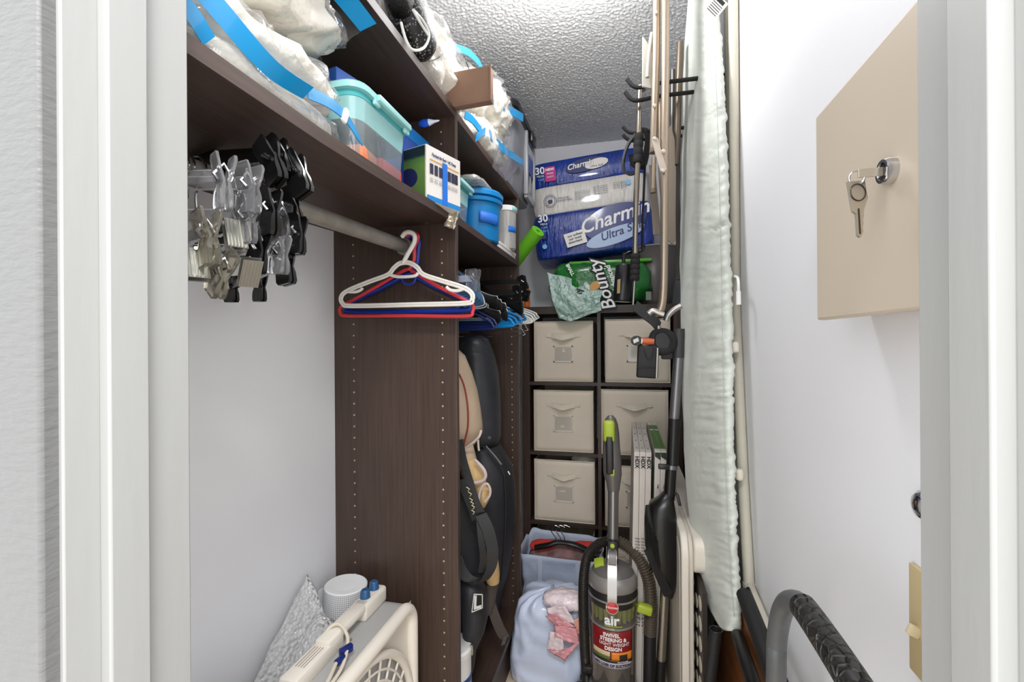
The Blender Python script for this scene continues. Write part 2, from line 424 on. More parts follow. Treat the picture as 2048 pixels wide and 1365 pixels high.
# fabric bins
M_bin = mat('beige_bin_fabric', (228, 216, 198), 0.8, bump=(700, 0.12, 0.001), var=(9, 0.03))
M_binh = mat('beige_bin_webbing', (226, 217, 200), 0.75, bump=(900, 0.2, 0.001))
M_bind = mat('bin_interior', (176, 166, 150), 0.85)
M_win = film('label_window', (226, 220, 208), 0.35, 0.10, 0.5)
def make_bin(x, z, y=2.318, wd=0.305, h=0.315, dp=0.33, tilt=0.0, seed=1.0, label='', sag=0.01, lw=True):
    M = Matrix.Translation((x, y, z)) @ rotM('Z', tilt)
    t = thing('fabric_bin', label, 'storage bin', M, 'beige fabric bins in the cube shelf')
    th = 0.006
    def face(u, v):       # front panel, softly bulged
        xx = (u - 0.5) * wd; zz = v * h
        bul = 0.006 * math.sin(PI * u) * math.sin(PI * v) + 0.003 * fbm(V(u * 3 + seed, v * 3, seed))
        top = -sag * math.sin(PI * u) * max(0, v - 0.6) * 1.2
        return M @ V(xx * (1 - 0.012 * (1 - v)), -bul, zz + top)
    g = G(); g.grid(face, 15, 13)
    fr = g.build('front', M_bin, t, solid=th, ang=80)
    g = G().bb(-wd / 2, -wd / 2 + th, 0.004, dp, 0, h - 0.004).bb(wd / 2 - th, wd / 2, 0.004, dp, 0, h - 0.004).bb(-wd / 2, wd / 2, dp - th, dp, 0, h - 0.004).bb(-wd / 2, wd / 2, 0.004, dp, 0, th)
    g.v = [M @ p for p in g.v]; g.build('box_body', M_bin, t, smooth=False)
    # piped seams on the front panel
    g = G(); hw = wd / 2 - 0.003
    g.tube([V(-hw, -0.004, 0.004), V(-hw, -0.004, h - 0.002), V(hw, -0.004, h - 0.002), V(hw, -0.004, 0.004)], 0.003, 6, closed=True)
    g.v = [M @ p for p in g.v]; g.build('piping', M_binh, t)
    # handle: two stitched tabs and a sagging strap
    hz = h * 0.765
    g = G()
    for s_ in (-1, 1): g.rbox((s_ * 0.062, -0.0085, hz), (0.048, 0.003, 0.018), 0.0012, 1)
    p = smooth_path([V(-0.058, -0.011, hz), V(-0.035, -0.022, hz - 0.004), V(0, -0.030, hz - 0.012 - 0.004 * seed % 0.004), V(0.035, -0.022, hz - 0.004), V(0.058, -0.011, hz)], 5)
    s_ = strip(p, V(0, 0.004, 0.024), 0.003); g.add(s_.v, s_.f)
    g.v = [M @ p for p in g.v]; g.build('handle', M_binh, t)
    if lw:
        wz = h * 0.46; g = G()
        for a, b, c, d in ((-0.05, 0.05, 0.034, 0.042), (-0.05, 0.05, -0.042, -0.034), (-0.05, -0.042, -0.042, 0.042), (0.042, 0.05, -0.042, 0.042)):
            g.bb(a, b, -0.0105, -0.007, wz + c, wz + d)
        g.v = [M @ p for p in g.v]; lf = g.build('label_frame', M_binh, t, bevel=0.001)
        g = G().bb(-0.043, 0.043, -0.0095, -0.0085, wz - 0.035, wz + 0.035); g.v = [M @ p for p in g.v]
        g.build('label_window', M_win, lf, smooth=False)
    return t
cl, cr_ = (KX0 + 0.038 + kxm - 0.008) / 2, (KX1 - 0.038 + kxm + 0.008) / 2
make_bin(cl, ROWZ[3], seed=1, wd=.298, h=.305, label='beige fabric bin in the top left cube, handle and label window on its front')
make_bin(cr_ + .004, ROWZ[3], seed=2, wd=.306, h=.31, label='beige fabric bin in the top right cube, half hidden by a hanging black pouch')
make_bin(cl - .002, ROWZ[2], seed=3, wd=.30, h=.31, tilt=0.8, label='beige fabric bin in the second cube down on the left')
make_bin(cr_ - .012, ROWZ[2], seed=4, wd=.315, h=.32, y=2.312, lw=False, label='beige fabric bin in the second cube down on the right, behind the filter boxes')
make_bin(cl, ROWZ[1], seed=5, wd=.305, h=.31, tilt=-0.8, label='beige fabric bin in the third cube down on the left, white cloth inside')
make_bin(cr_ - .004, ROWZ[1], seed=6, wd=.30, h=.30, label='beige fabric bin in the third cube down on the right, behind the vacuum handle')
make_bin(cl - .004, ROWZ[0], seed=7, wd=.30, h=.29, label='beige fabric bin in the bottom left cube, behind the blue shopping bag')
make_bin(cr_, ROWZ[0], seed=8, wd=.30, h=.285, label='beige fabric bin in the bottom right cube, behind the vacuum cleaner')
tag(G().blob((cl + 0.09, 2.40, ROWZ[1] + 0.30), (0.06, 0.05, 0.03), 0.9, 0.02, 25, 24, 14, seed=3).build('white_cloth', M_linen), 'crumpled white cloth poking out of a fabric bin', 'cloth')
# ------------------------------------------------------------------ bagged bedding on the front shelf
def zip_strip(pts, width, parent, m=None, name='zip_strip', th=0.003, k=5, groove=True):
    p = smooth_path(pts, k); s_ = strip(p, width, th); o = s_.build(name, m or M_blue, parent)
    if groove:
        wv = width[0] if isinstance(width, list) else width
        g = G()
        for f in (-0.12, 0.12):
            g.tube([q + wv * f for q in p], 0.0014, 5)
        g.build('zip_track', mat('zip_track_blue', (10, 104, 176), 0.35), o)
    return o
def bedding_bag(label, c, rad, M=None, e=0.55, wr=0.012, fr=9.0, seed=1.0, group=None, puff=1.012, film_m=None, stuff=None, nu=56, nv=30, ridges=0.6):
    base = Vector(c) - V(0, 0, rad[2])
    t = thing('bedding_bag', label, 'storage bag', tuple(base), group)
    G().blob(c, rad, e, wr, fr, nu, nv, M, seed, ridges).build('bedding', stuff or M_linen, t, ang=180)
    G().blob(c, [r * puff for r in rad], e * 0.9, wr * 1.25, fr * 1.15, nu, nv, M, seed + 0.15, ridges * 1.2).build('clear_film', film_m or M_film, t, ang=180)
    return t
GB = 'clear zip bags of white bedding on the closet shelves'
M_grey = mat('grey_bedding', (196, 192, 182), 0.75, bump=(24, 0.6, 0.01))
# lowest, crumpled bag lying on the shelf
t = bedding_bag('crumpled clear bag of greyish bedding lying flat on the front shelf, lowest of its pile', (-0.595, 0.55, 1.636), (0.150, 0.165, 0.034), rotM('X', -2), 0.6, 0.014, 13, 2.0, GB, stuff=M_grey)
zip_strip([V(-0.455, .395, 1.665), V(-.452, .41, 1.652), V(-.452, .425, 1.64)], V(0.01, 0.006, 0.012), t, groove=False)
# flat bag with the long zip along its front edge
t = bedding_bag('flat clear bag of white bedding, long blue zip hanging over the front shelf edge', (-0.595, 0.545, 1.702), (0.145, 0.165, 0.042), rotM('X', 2), 0.62, 0.014, 13, 5.0, GB, nu=100, nv=50, ridges=1.1)
zp = [V(-.452, .395, 1.70), V(-.440, .435, 1.672), V(-.432, .496, 1.647), V(-.434, .568, 1.654)]
zip_strip(zp, [V(0.0155, 0.004, 0.0165)] * 16, t)
zp2 = [V(-.434, .568, 1.654), V(-.432, .61, 1.662), V(-.431, .652, 1.661), V(-.428, .68, 1.645), V(-.428, .698, 1.633)]
p = smooth_path(zp2, 5); n = len(p)
strip(p, [V(-0.003, 0, 0.019 * (1 - max(0, i / n - 0.72) * 3.2)) for i in range(n)], 0.002).build('zip_strip', M_bluet, t)
G().rbox((-.4295, .652, 1.660), (0.007, 0.012, 0.026), 0.003, 2, rotM('X', -24)).build('zip_slider', mat('slider_white', (240, 240, 240), 0.3), t)
# film skirt between the bedding and the zip
def skirt(u, v):
    a = smooth_path(zp + zp2[1:3], 6); i = min(len(a) - 1, int(u * (len(a) - 1))); q = a[i]
    top = V(-0.475, .41 + u * 0.29, 1.715 - 0.022 * u)
    d = q.lerp(top, v); return d + V(0.006 * fbm(d * 40), 0, 0.005 * fbm(d * 33 + V(3, 1, 2)))
G().grid(skirt, 30, 8).build('film_skirt', M_film, t, ang=180)
# fat bag on top
t = bedding_bag('plump clear bag of white bedding on top of the pile, blue zip behind', (-0.60, 0.575, 1.812), (0.145, 0.175, 0.042), rotM('X', 11), 0.68, 0.018, 12, 9.0, GB, nu=100, nv=50, ridges=1.1)
zip_strip([aX(655, -45, -.452), aX(695, 2, -.45), aX(736, 54, -.447)], V(0.026, 0.012, 0.018), t)
def sk2(u, v):
    q = aX(640 + 90 * u, -38 + 95 * u, -.52 + .06 * u).lerp(aX(612 + 70 * u, -18 + 110 * u, -.54 + .06 * u), v)
    return q + V(0, 0, 0.004 * fbm(q * 50))
G().grid(sk2, 14, 8).build('film_skirt', M_film, t, ang=180)

# ------------------------------------------------------------------ teal lidded bins
M_teal = mat('teal_lid_plastic', (164, 222, 222), 0.3, coat=0.2)
M_teald = mat('teal_rim_plastic', (84, 178, 182), 0.32)
M_clear = film('clear_bin_plastic', (226, 236, 240), 0.80, 0.08, 0.8)
M_tealc = film('tinted_bin_plastic', (170, 222, 222), 0.28, 0.12, 0.6)
def rrect(x0, x1, y0, y1, r, k=5):
    o = []
    for cx, cy, a0 in ((x1 - r, y1 - r, 0), (x0 + r, y1 - r, 90), (x0 + r, y0 + r, 180), (x1 - r, y0 + r, 270)):
        for i in range(k + 1):
            a = math.radians(a0 + 90 * i / k); o.append((cx + r * math.cos(a), cy + r * math.sin(a)))
    return o
def rr_shell(secs):
    """loft of rounded rectangles: (x0,x1,y0,y1,r,z)"""
    return G().loft([[V(x, y, z) for x, y in rrect(a, b, c, d, r)] for a, b, c, d, r, z in secs])
def lidded_bin(label, x0, x1, y0, y1, z0, z1, cat='storage bin', body=None, band=None, lid=None, rim=None, frac=0.55, group=None):
    t = thing('lidded_bin', label, cat, ((x0 + x1) / 2, (y0 + y1) / 2, z0), group)
    ti = 0.010; h = z1 - z0; zm = z0 + h * frac
    rr_shell([(x0 + ti + .006, x1 - ti - .006, y0 + ti + .006, y1 - ti - .006, .02, z0), (x0 + ti, x1 - ti, y0 + ti, y1 - ti, .024, z0 + .01), (x0 + ti * .5, x1 - ti * .5, y0 + ti * .5, y1 - ti * .5, .026, zm)]).build('bin_body', body or M_clear, t)
    rr_shell([(x0 + ti * .5, x1 - ti * .5, y0 + ti * .5, y1 - ti * .5, .026, zm), (x0 + .002, x1 - .002, y0 + .002, y1 - .002, .028, z1 - h * .17)]).build('bin_band', band or M_tealc, t)
    rr_shell([(x0 + .001, x1 - .001, y0 + .001, y1 - .001, .028, z1 - h * .18), (x0 + .003, x1 - .003, y0 + .003, y1 - .003, .028, z1 - h * .09)]).build('rim', rim or M_teald, t)
    rr_shell([(x0 - .006, x1 + .006, y0 - .006, y1 + .006, .032, z1 - h * .10), (x0 - .007, x1 + .007, y0 - .007, y1 + .007, .033, z1 - h * .03), (x0 - .002, x1 + .002, y0 - .002, y1 + .002, .03, z1), (x0 + .02, x1 - .02, y0 + .02, y1 - .02, .02, z1 - .004)]).build('lid', lid or M_teal, t)
    L = (y1 - y0)
    hd = G().rbox((x1 + .010, (y0 + y1) / 2 + L * .08, z1 - h * .075), (.010, L * .66, h * .085), .003, 2)
    hd.rbox((x1 + .004, (y0 + y1) / 2 + L * .08 - L * .30, z1 - h * .12), (.008, .02, h * .10), .003, 2).rbox((x1 + .004, (y0 + y1) / 2 + L * .08 + L * .30, z1 - h * .12), (.008, .02, h * .10), .003, 2)
    hd.build('latch_handle', lid or M_teal, t)
    return t
lidded_bin('clear storage bin with a teal latching lid on the front shelf, red packets inside', -0.62, -0.452, 0.725, 0.925, 1.620, 1.765, group='teal-lidded clear bins')
lidded_bin('small clear bin with a teal lid just past the first divider', -0.60, -0.462, 1.20, 1.375, 1.634, 1.772, group='teal-lidded clear bins')
M_red = mat('red_packet', (206, 62, 58), 0.45); M_or = mat('orange_packet', (226, 128, 84), 0.5)
tag(G().rbox((-.49, .868, 1.648), (.055, .085, .034), .004, 2).build('packet', M_red), 'flat red packet inside the clear teal-lidded bin', 'packet')
tag(G().rbox((-.49, .78, 1.645), (.055, .07, .030), .004, 2, rotM('Z', 8)).build('packet', M_or), 'orange and white packet inside the clear teal-lidded bin', 'packet')
# blue carton lying on the lid
t = thing('carton', 'small blue carton with white lettering lying on the teal bin lid', 'box', (-.585, .76, 1.766))
Mx = Matrix.Translation((-.575, .79, 1.787)) @ rotM('Z', -14)
M_bcart = mat('blue_carton', (44, 92, 178), 0.45)
G().box((0, 0, 0), (.10, .05, .036)).build('carton_body', M_bcart, t, smooth=False) if False else None
g = G().box((0, 0, 0), (.15, .055, .036)); g.v = [Mx @ p for p in g.v]; g.build('carton_body', M_bcart, t, smooth=False, bevel=.001)
text('RIT', .024, Mx @ frame((.02, -.0280, 0.0), (0, 0, -1), (1, 0, 0)), M_inkw, t)
text('Spaghetti', .007, Mx @ frame((.038, -.0280, 0.0), (0, 0, -1), (1, 0, 0)), M_inkw, t)
text('Natural', .008, Mx @ frame((-.004, -.0280, 0.0), (0, 0, -1), (1, 0, 0)), M_inkw, t)
# blue boxed item standing behind the teal bin
e0, e1 = aX(769, 206, -.505), aX(884, 308, -.505); zt_ = max(e0.z, e1.z)
t = thing('carton', 'long flat dark blue carton standing behind the teal bin and the air bed box', 'box', (-.515, (e0.y + e1.y) / 2, 1.622))
g = G(); pts = [(e0.y, 1.627), (e1.y, 1.632), (e1.y, e1.z), (e0.y, e0.z)]
g.v = [V(x, y, z) for x in (-.530, -.506) for y, z in pts]; g.f = [[0, 1, 2, 3], [4, 5, 6, 7], [0, 1, 5, 4], [1, 2, 6, 5], [2, 3, 7, 6], [3, 0, 4, 7]]
g.build('carton_body', mat('navy_carton', (52, 84, 168), 0.4), t, smooth=False, bevel=.0015)
g = G(); g.v = [V(x, y, z) for x in (-.5058, -.5048) for y, z in [(e0.y + .002, e0.z - .035), (e1.y - .002, e1.z - .03), (e1.y - .002, e1.z - .002), (e0.y + .002, e0.z - .002)]]; g.f = [[0, 1, 2, 3], [4, 5, 6, 7], [0, 1, 5, 4], [1, 2, 6, 5], [2, 3, 7, 6], [3, 0, 4, 7]]
g.build('carton_stripe', mat('azure_carton', (16, 122, 200), 0.4), t, smooth=False)
# glass ornament tip poking out
prof = [(.0, 0), (.009, .006), (.013, .02), (.011, .036), (.005, .052), (.0025, .066), (.0, .07)]
ob = thing('glass_ornament', 'blue and white teardrop glass ornament sticking out beside the divider', 'ornament', tuple(aY(838, 250, 1.09)))
Mo = frame(aY(838, 250, 1.09), (0, 0, 1), (0, 1, 0)); Mo = Matrix.Translation(aY(836, 249, 1.09)) @ rotM('Y', 87)
G().lathe([(r * .8, z * .85) for r, z in prof[:4]], 18, Mo).build('bulb', mat('blue_glass', (40, 96, 222), 0.08, coat=0.6), ob)
G().lathe([(r * .8, z * .85) for r, z in prof[3:]], 18, Mo).build('tip', mat('milk_glass', (222, 228, 240), 0.1, coat=0.6), ob)

# ------------------------------------------------------------------ air bed box
n0, n1, zb, zt = V(-.44, .985, 0), V(-.401, 1.105, 0), 1.626, 1.755
dirv = (n1 - n0).normalized(); back = V(-dirv.y, dirv.x, 0)
t = thing('air_bed_box', 'white air bed carton with grass-green end panel and blue tape, jutting past the shelf', 'box', ((n0 + n1) / 2 + V(0, 0, zb)))
L = (n1 - n0).length; dep = .17; mid = (n0 + n1) / 2 + back * dep / 2 + V(0, 0, (zb + zt) / 2)
ang = math.atan2(dirv.y, dirv.x)
R = Matrix.Rotation(ang, 4, 'Z')
M_cw = mat('white_card', (232, 226, 220), 0.55, bump=(20, 0.15))
G().box(mid, (L, dep, zt - zb), R).build('carton_body', M_cw, t, smooth=False, bevel=.001)
def gm():
    m = bpy.data.materials.new('grass_print'); m.use_nodes = True; nt = m.node_tree; b = nt.nodes['Principled BSDF']; b.inputs['Roughness'].default_value = .35
    tc = nt.nodes.new('ShaderNodeTexCoord'); sx = nt.nodes.new('ShaderNodeSeparateXYZ'); cr = nt.nodes.new('ShaderNodeValToRGB')
    nt.links.new(tc.outputs['Generated'], sx.inputs[0])
    n = nt.nodes.new('ShaderNodeTexNoise'); n.inputs['Scale'].default_value = 90
    ad = nt.nodes.new('ShaderNodeMath'); ad.operation = 'MULTIPLY_ADD'; ad.inputs[1].default_value = .16
    nt.links.new(n.outputs['Fac'], ad.inputs[0]); nt.links.new(sx.outputs['Z'], ad.inputs[2]); nt.links.new(ad.outputs[0], cr.inputs['Fac'])
    e = cr.color_ramp.elements; e[0].color = rgb(92, 122, 52); e[0].position = .05; e[1].color = rgb(112, 150, 62); e[1].position = .72
    q = e.new(.86); q.color = rgb(96, 138, 58); q = e.new(.9); q.color = rgb(34, 50, 34)
    nt.links.new(cr.outputs['Color'], b.inputs['Base Color']); return m
Fe = frame(n0 + V(0, 0, (zb + zt) / 2), back, V(0, 0, 1))      # near end panel: x runs back, y up; +z faces away
G().add([Fe @ V(a, b, c) for c in (-.0002, .0012) for a, b in ((.003, -.062), (.167, -.062), (.167, .062), (.003, .062))], [(0, 1, 2, 3), (4, 5, 6, 7), (0, 1, 5, 4), (1, 2, 6, 5), (2, 3, 7, 6), (3, 0, 4, 7)])
ep = G()
for c in (-.0014, .0):
    ep.v += [n0 + back * a + V(0, 0, zb + b) - dirv * (.0006 - c) for a, b in ((.003, .003), (.167, .003), (.167, .126), (.003, .126))]
ep.f = [[0, 1, 2, 3], [4, 5, 6, 7], [0, 1, 5, 4], [1, 2, 6, 5], [2, 3, 7, 6], [3, 0, 4, 7]]
lab(ep.build('end_panel', gm(), t, smooth=False), 'green meadow picture with dark trees on the carton end')
bedp = [(.055 + .03 * math.cos(a), .055 + .026 * math.sin(a) * (1 if math.sin(a) > 0 else .8)) for a in [i * PI / 8 for i in range(16)]]
g = G(); g.v = [n0 + back * a + V(0, 0, zb + b) - dirv * c for c in (.0021, .0027) for a, b in bedp]; g.f = [list(range(16)), list(range(16, 32))] + [[k, (k + 1) % 16, 16 + (k + 1) % 16, 16 + k] for k in range(16)]
g.build('bed_picture', mat('navy_print', (40, 40, 86), .4), t, smooth=False)
Ff = frame(n0 + V(0, 0, zb) - back * .0008, dirv, V(0, 0, 1))     # front: x along, y up; z toward the viewer
def ff(a, b, w_, h_, m, nm, th=.0008): 
    g = G().bb(a, a + w_, b, b + h_, 0, th); g.v = [Ff @ p for p in g.v]; return g.build(nm, m, t, smooth=False)
ff(.002, .001, L - .004, .012, mat('carton_blue_edge', (24, 132, 204), .4), 'blue_band')
ff(.012, .096, .046, .0025, mat('gold_line', (226, 162, 62), .4), 'gold_line'); ff(.075, .096, .045, .0025, mat('gold_line', (0, 0, 0)), 'gold_line')
for i, a in enumerate((.012, .028, .044, .076, .090, .103)):
    ff(a, .064, .011, .024, mat('photo_print', (42, 40, 66), .4), 'product_photo')
    for k in range(3): ff(a, .054 - k * .004, .011, .0010, mat('grey_print', (178, 172, 168), .6), 'caption_line')
ff(.056, .002, .017, .100, M_tape, 'tape_strip', .0016)
text('Flocked Air Bed + AC Pump', .0105, Ff @ Matrix.Translation((L / 2, .110, .0006)), mat('navy_ink', (48, 58, 112), .5), t, sx=.72)
# shiny scrap of film hanging off the shelf edge
def scrap(u, v):
    p = aY(897 + 22 * u - 10 * v, 418 + 8 * u + 34 * v, 1.10)
    return p + V(.0, -.004 * math.sin(u * 9), 0) + V(.006 * fbm(V(u * 5, v * 4, 1)), .012 * fbm(V(u * 6, v * 5, 4)), .003 * fbm(V(u * 6, v * 5, 8)))
tag(G().grid(scrap, 9, 12).build('plastic_scrap', mat('silvery_film', (196, 188, 170), .18, .55), solid=.0008, ang=25), 'crinkled silvery plastic scrap hanging below the air bed box', 'plastic scrap')

# ------------------------------------------------------------------ second bay, lower shelf
t = thing('blue_bucket', 'round blue lidded bucket with a strip of blue tape on the back shelf', 'bucket', (-.50, 1.52, 1.634))
M_bkt = mat('bucket_blue', (0, 116, 178), .35)
Mb = Matrix.Translation((-.50, 1.52, 1.634))
G().lathe([(.078, 0), (.082, .004), (.089, .14)], 40, Mb).build('bucket_body', M_bkt, t)
G().lathe([(.090, .125), (.096, .128), (.097, .140), (.091, .143)], 40, Mb).build('rim', M_bkt, t)
G().lathe([(.092, .146), (.098, .148), (.099, .160), (.092, .168), (.04, .170)], 40, Mb).build('lid', mat('bucket_lid_blue', (22, 130, 196), .3), t)
g = G()
g.grid(lambda u, v: Mb @ V(.0895 * math.cos(math.radians(-62 + 50 * u)), .0895 * math.sin(math.radians(-62 + 50 * u)), .058 + .035 * v - .006 * u), 10, 3)
g.build('tape_strip', mat('bucket_tape', (40, 110, 206), .5), t, solid=.001)
tag(G().blob((-.495, 1.475, 1.818), (.055, .10, .013), .5, .008, 40, 30, 14, seed=4, ridges=.8).build('plastic_pack', film('silver_pack', (205, 202, 196), .25, .1, 1.0, bump=(60, 1.0)), ang=180), 'shiny crinkled plastic pack lying on the blue bucket lid', 'packet')
t = thing('clear_jar', 'clear plastic jar with a white and teal lid and blue tape', 'jar', (-.462, 1.79, 1.663))
Mj = Matrix.Translation((-.462, 1.79, 1.663))
G().lathe([(.040, 0), (.043, .003), (.045, .140), (.043, .150)], 32, Mj).build('jar_body', film('jar_plastic', (216, 214, 210), .55, .08, .9), t)
G().lathe([(.046, .148), (.048, .150), (.048, .166), (.044, .170)], 32, Mj).build('lid', M_white, t)
G().grid(lambda u, v: Mj @ V(.0488 * math.cos(math.radians(-40 + 60 * u)), .0488 * math.sin(math.radians(-40 + 60 * u)), .150 + .015 * v), 8, 2).build('lid_label', M_teal, t, solid=.001)
G().grid(lambda u, v: Mj @ V(.0455 * math.cos(math.radians(-58 + 52 * u)), .0455 * math.sin(math.radians(-58 + 52 * u)), .065 + .022 * v), 8, 2).build('tape_strip', M_tape, t, solid=.001)
G().rbox((-.462, 1.79, 1.663 + .035), (.05, .045, .06), .006, 2).build('contents', mat('jar_contents', (206, 202, 196), .7), t)
t = thing('flat_box', 'flat white cardboard box under the clear jar', 'box', (-.50, 1.75, 1.634))
G().rbox((-.50, 1.735, 1.6425), (.128, .25, .017), .003, 2).build('box_base', M_white, t); G().rbox((-.50, 1.735, 1.6555), (.132, .254, .012), .003, 2).build('box_lid', M_cw, t)

# ------------------------------------------------------------------ top shelf
ZT = ZUP + .021
# black mesh laundry bag with white drawcord
t = thing('mesh_bag', 'rolled black mesh bag tied with a white drawcord at the top shelf edge', 'bag', (-.47, .87, ZT))
def meshm():
    m = bpy.data.materials.new('black_mesh'); m.use_nodes = True; nt = m.node_tree; b = nt.nodes['Principled BSDF']; b.inputs['Roughness'].default_value = .5
    tc = nt.nodes.new('ShaderNodeTexCoord'); mp = nt.nodes.new('ShaderNodeMapping'); mp.inputs['Scale'].default_value = (1, 1, 1)
    nt.links.new(tc.outputs['Object'], mp.inputs['Vector'])
    vo = nt.nodes.new('ShaderNodeTexVoronoi'); vo.inputs['Scale'].default_value = 170; nt.links.new(mp.outputs['Vector'], vo.inputs['Vector'])
    cr = nt.nodes.new('ShaderNodeValToRGB'); cr.color_ramp.elements[0].color = rgb(150, 148, 146); cr.color_ramp.elements[0].position = .22; cr.color_ramp.elements[1].color = rgb(20, 20, 20); cr.color_ramp.elements[1].position = .36
    nt.links.new(vo.outputs['Distance'], cr.inputs['Fac']); nt.links.new(cr.outputs['Color'], b.inputs['Base Color']); return m
mp_ = [aX(792, -40, -.47), aX(808, 15, -.455), aX(830, 65, -.44), aX(851, 118, -.437)]
pth = smooth_path(mp_, 6); n = len(pth)
G().tube(pth, [.028 + .012 * math.sin(PI * min(1, i / (n - 1) * .75 + .1)) - .026 * max(0, i / (n - 1) - .86) / .14 * .8 for i in range(n)], 20).build('mesh_roll', meshm(), t)
G().blob(aX(800, 5, -.445), (.026, .03, .026), .8, .008, 60, 20, 14, seed=3).build('mesh_knot', mat('black_net', (18, 18, 18), .6, bump=(300, 1)), t)
cp = smooth_path([aX(802, 45, -.404), aX(812, 80, -.396), aX(826, 100, -.392), aX(848, 95, -.392), aX(858, 70, -.398), aX(846, 42, -.404), aX(826, 20, -.408)], 6)
G().tube(cp, .0028, 8).build('drawcord', mat('white_cord', (230, 228, 222), .7), t)
G().tube(smooth_path([aX(826, 20, -.408), aX(842, 48, -.402), aX(856, 70, -.398)], 5), .0028, 8).build('drawcord', mat('white_cord', (0, 0, 0)), t)
tag(G().blob((-.515, .77, ZT + .055), (.06, .075, .055), .7, .014, 22, 36, 20, seed=11, ridges=.8).build('plastic_bag', film('grey_lilac_film', (176, 178, 196), .25, .14, .9, bump=(40, 1.0)), ang=180), 'crinkled grey see-through plastic bag on the top shelf beside the mesh bag', 'plastic bag')
# white bedding in a clear bag with a curved blue zip
t = bedding_bag('big clear bag of white bedding on the top shelf, blue zip arching over it', (-.595, 1.13, ZT + .105), (.165, .225, .105), None, .72, .024, 11, 14.0, GB, nu=120, nv=60, ridges=1.1)
zip_strip([aX(872, 104, -.45), aX(905, 96, -.45), aX(935, 104, -.445), aX(956, 124, -.44), aX(968, 147, -.435)], V(-.004, .014, .030), t)
for a in ([(858, 122), (872, 118), (892, 105)], [(922, 108), (934, 128), (942, 150)]):
    G().tube(smooth_path([aX(*q, -.432) for q in a], 5), .0013, 6).build('cord_trim', M_ink, t)
# brown fabric box, folded flat and standing on edge
t = thing('folded_fabric_box', 'flat folded brown fabric box standing on edge, jutting over the top shelf edge', 'box', (-.47, 1.16, ZT))
Mq = Matrix.Translation((-.478, 1.158, ZT + .047)) @ rotM('Z', -4)
M_brn = mat('brown_fabric', (138, 106, 86), .62, bump=(500, .2, .001), var=(14, .06))
g = G().rbox((0, 0, 0), (.30, .026, .092), .004, 2); g.v = [Mq @ p for p in g.v]; g.build('box_body', M_brn, t)
g = G().tube([V(.1505, -.0135, -.046), V(.1505, -.0135, .046)], .003, 8).tube([V(-.15, -.0135, -.045), V(.15, -.0135, -.045)], .003, 8); g.v = [Mq @ p for p in g.v]; g.build('piping', M_brn, t)
# two bags in the second bay
t = bedding_bag('upper clear bag of cream bedding with a blue zip, leaning on the grey tote', (-.55, 1.58, 2.125), (.15, .15, .085), rotM('X', -8), .75, .024, 15, 21.0, GB, nu=100, nv=50, ridges=1.1)
zip_strip([aX(984, 196, -.42), aX(1000, 210, -.415), aX(1022, 222, -.40), aX(1046, 236, -.385)], V(.0, .006, .034), t)
t = bedding_bag('lower clear bag of cream bedding with a wavy blue zip at the top shelf edge', (-.572, 1.545, 1.98), (.15, .18, .066), rotM('X', 2), .7, .024, 15, 25.0, GB, nu=100, nv=50, ridges=1.1)
zip_strip([aX(930, 230, -.445), aX(945, 240, -.44), aX(962, 262, -.435)], V(0, .01, .026), t)
zip_strip([aX(953, 275, -.43), aX(972, 263, -.43), aX(992, 285, -.42), aX(1015, 305, -.41), aX(1046, 326, -.40)], V(.0, .012, .030), t)
def sk3(u, v):
    q = aX(992 + 52 * u, 288 + 40 * u, -.412).lerp(aX(985 + 28 * u, 335 + 28 * u, -.425), v); return q + V(.006 * fbm(q * 30), 0, .003 * fbm(q * 40))
G().grid(sk3, 14, 8).build('film_skirt', M_film, t, ang=180)
# grey tote with black lid
t = thing('lidded_tote', 'tall grey plastic tote with a black lid standing at the end of the top shelf', 'storage bin', (-.59, 1.93, ZT))
M_tote = mat('grey_tote_plastic', (128, 128, 134), .34)
x0, x1, y0, y1 = -.775, -.405, 1.73, 2.14
rr_shell([(x0 + .03, x1 - .03, y0 + .03, y1 - .03, .03, ZT), (x0 + .022, x1 - .022, y0 + .022, y1 - .022, .04, ZT + .015), (x0 + .006, x1 - .006, y0 + .006, y1 - .006, .045, ZT + .30)]).build('tote_body', M_tote, t)
G().rbox((x1 - .006, 1.965, ZT + .16), (.02, .025, .28), .006, 2).rbox((x1 - .006, 2.125, ZT + .16), (.02, .02, .28), .006, 2).rbox((x1 - .008, 2.045, ZT + .022), (.018, .17, .03), .006, 2).build('corner_rib', mat('tote_rib_plastic', (150, 150, 154), .32), t)
rr_shell([(x0, x1, y0, y1, .05, ZT + .295), (x0 - .008, x1 + .008, y0 - .008, y1 + .008, .055, ZT + .30), (x0 - .008, x1 + .008, y0 - .008, y1 + .008, .055, ZT + .325), (x0 + .01, x1 - .01, y0 + .01, y1 - .01, .05, ZT + .34)]).build('lid', M_black, t)
G().rbox((x1 + .012, 2.03, ZT + .285), (.016, .09, .05), .006, 2).build('latch', M_black, t)
G().bb(x1 - .006, x1 - .001, 1.995, 2.10, ZT + .13, ZT + .26).build('paper_label', mat('tote_label', (60, 92, 160), .4), t, smooth=False)
G().bb(x1 - .0015, x1 - .0002, 2.0, 2.095, ZT + .21, ZT + .25).build('label_band', mat('label_grey', (178, 178, 180), .4), t, smooth=False)
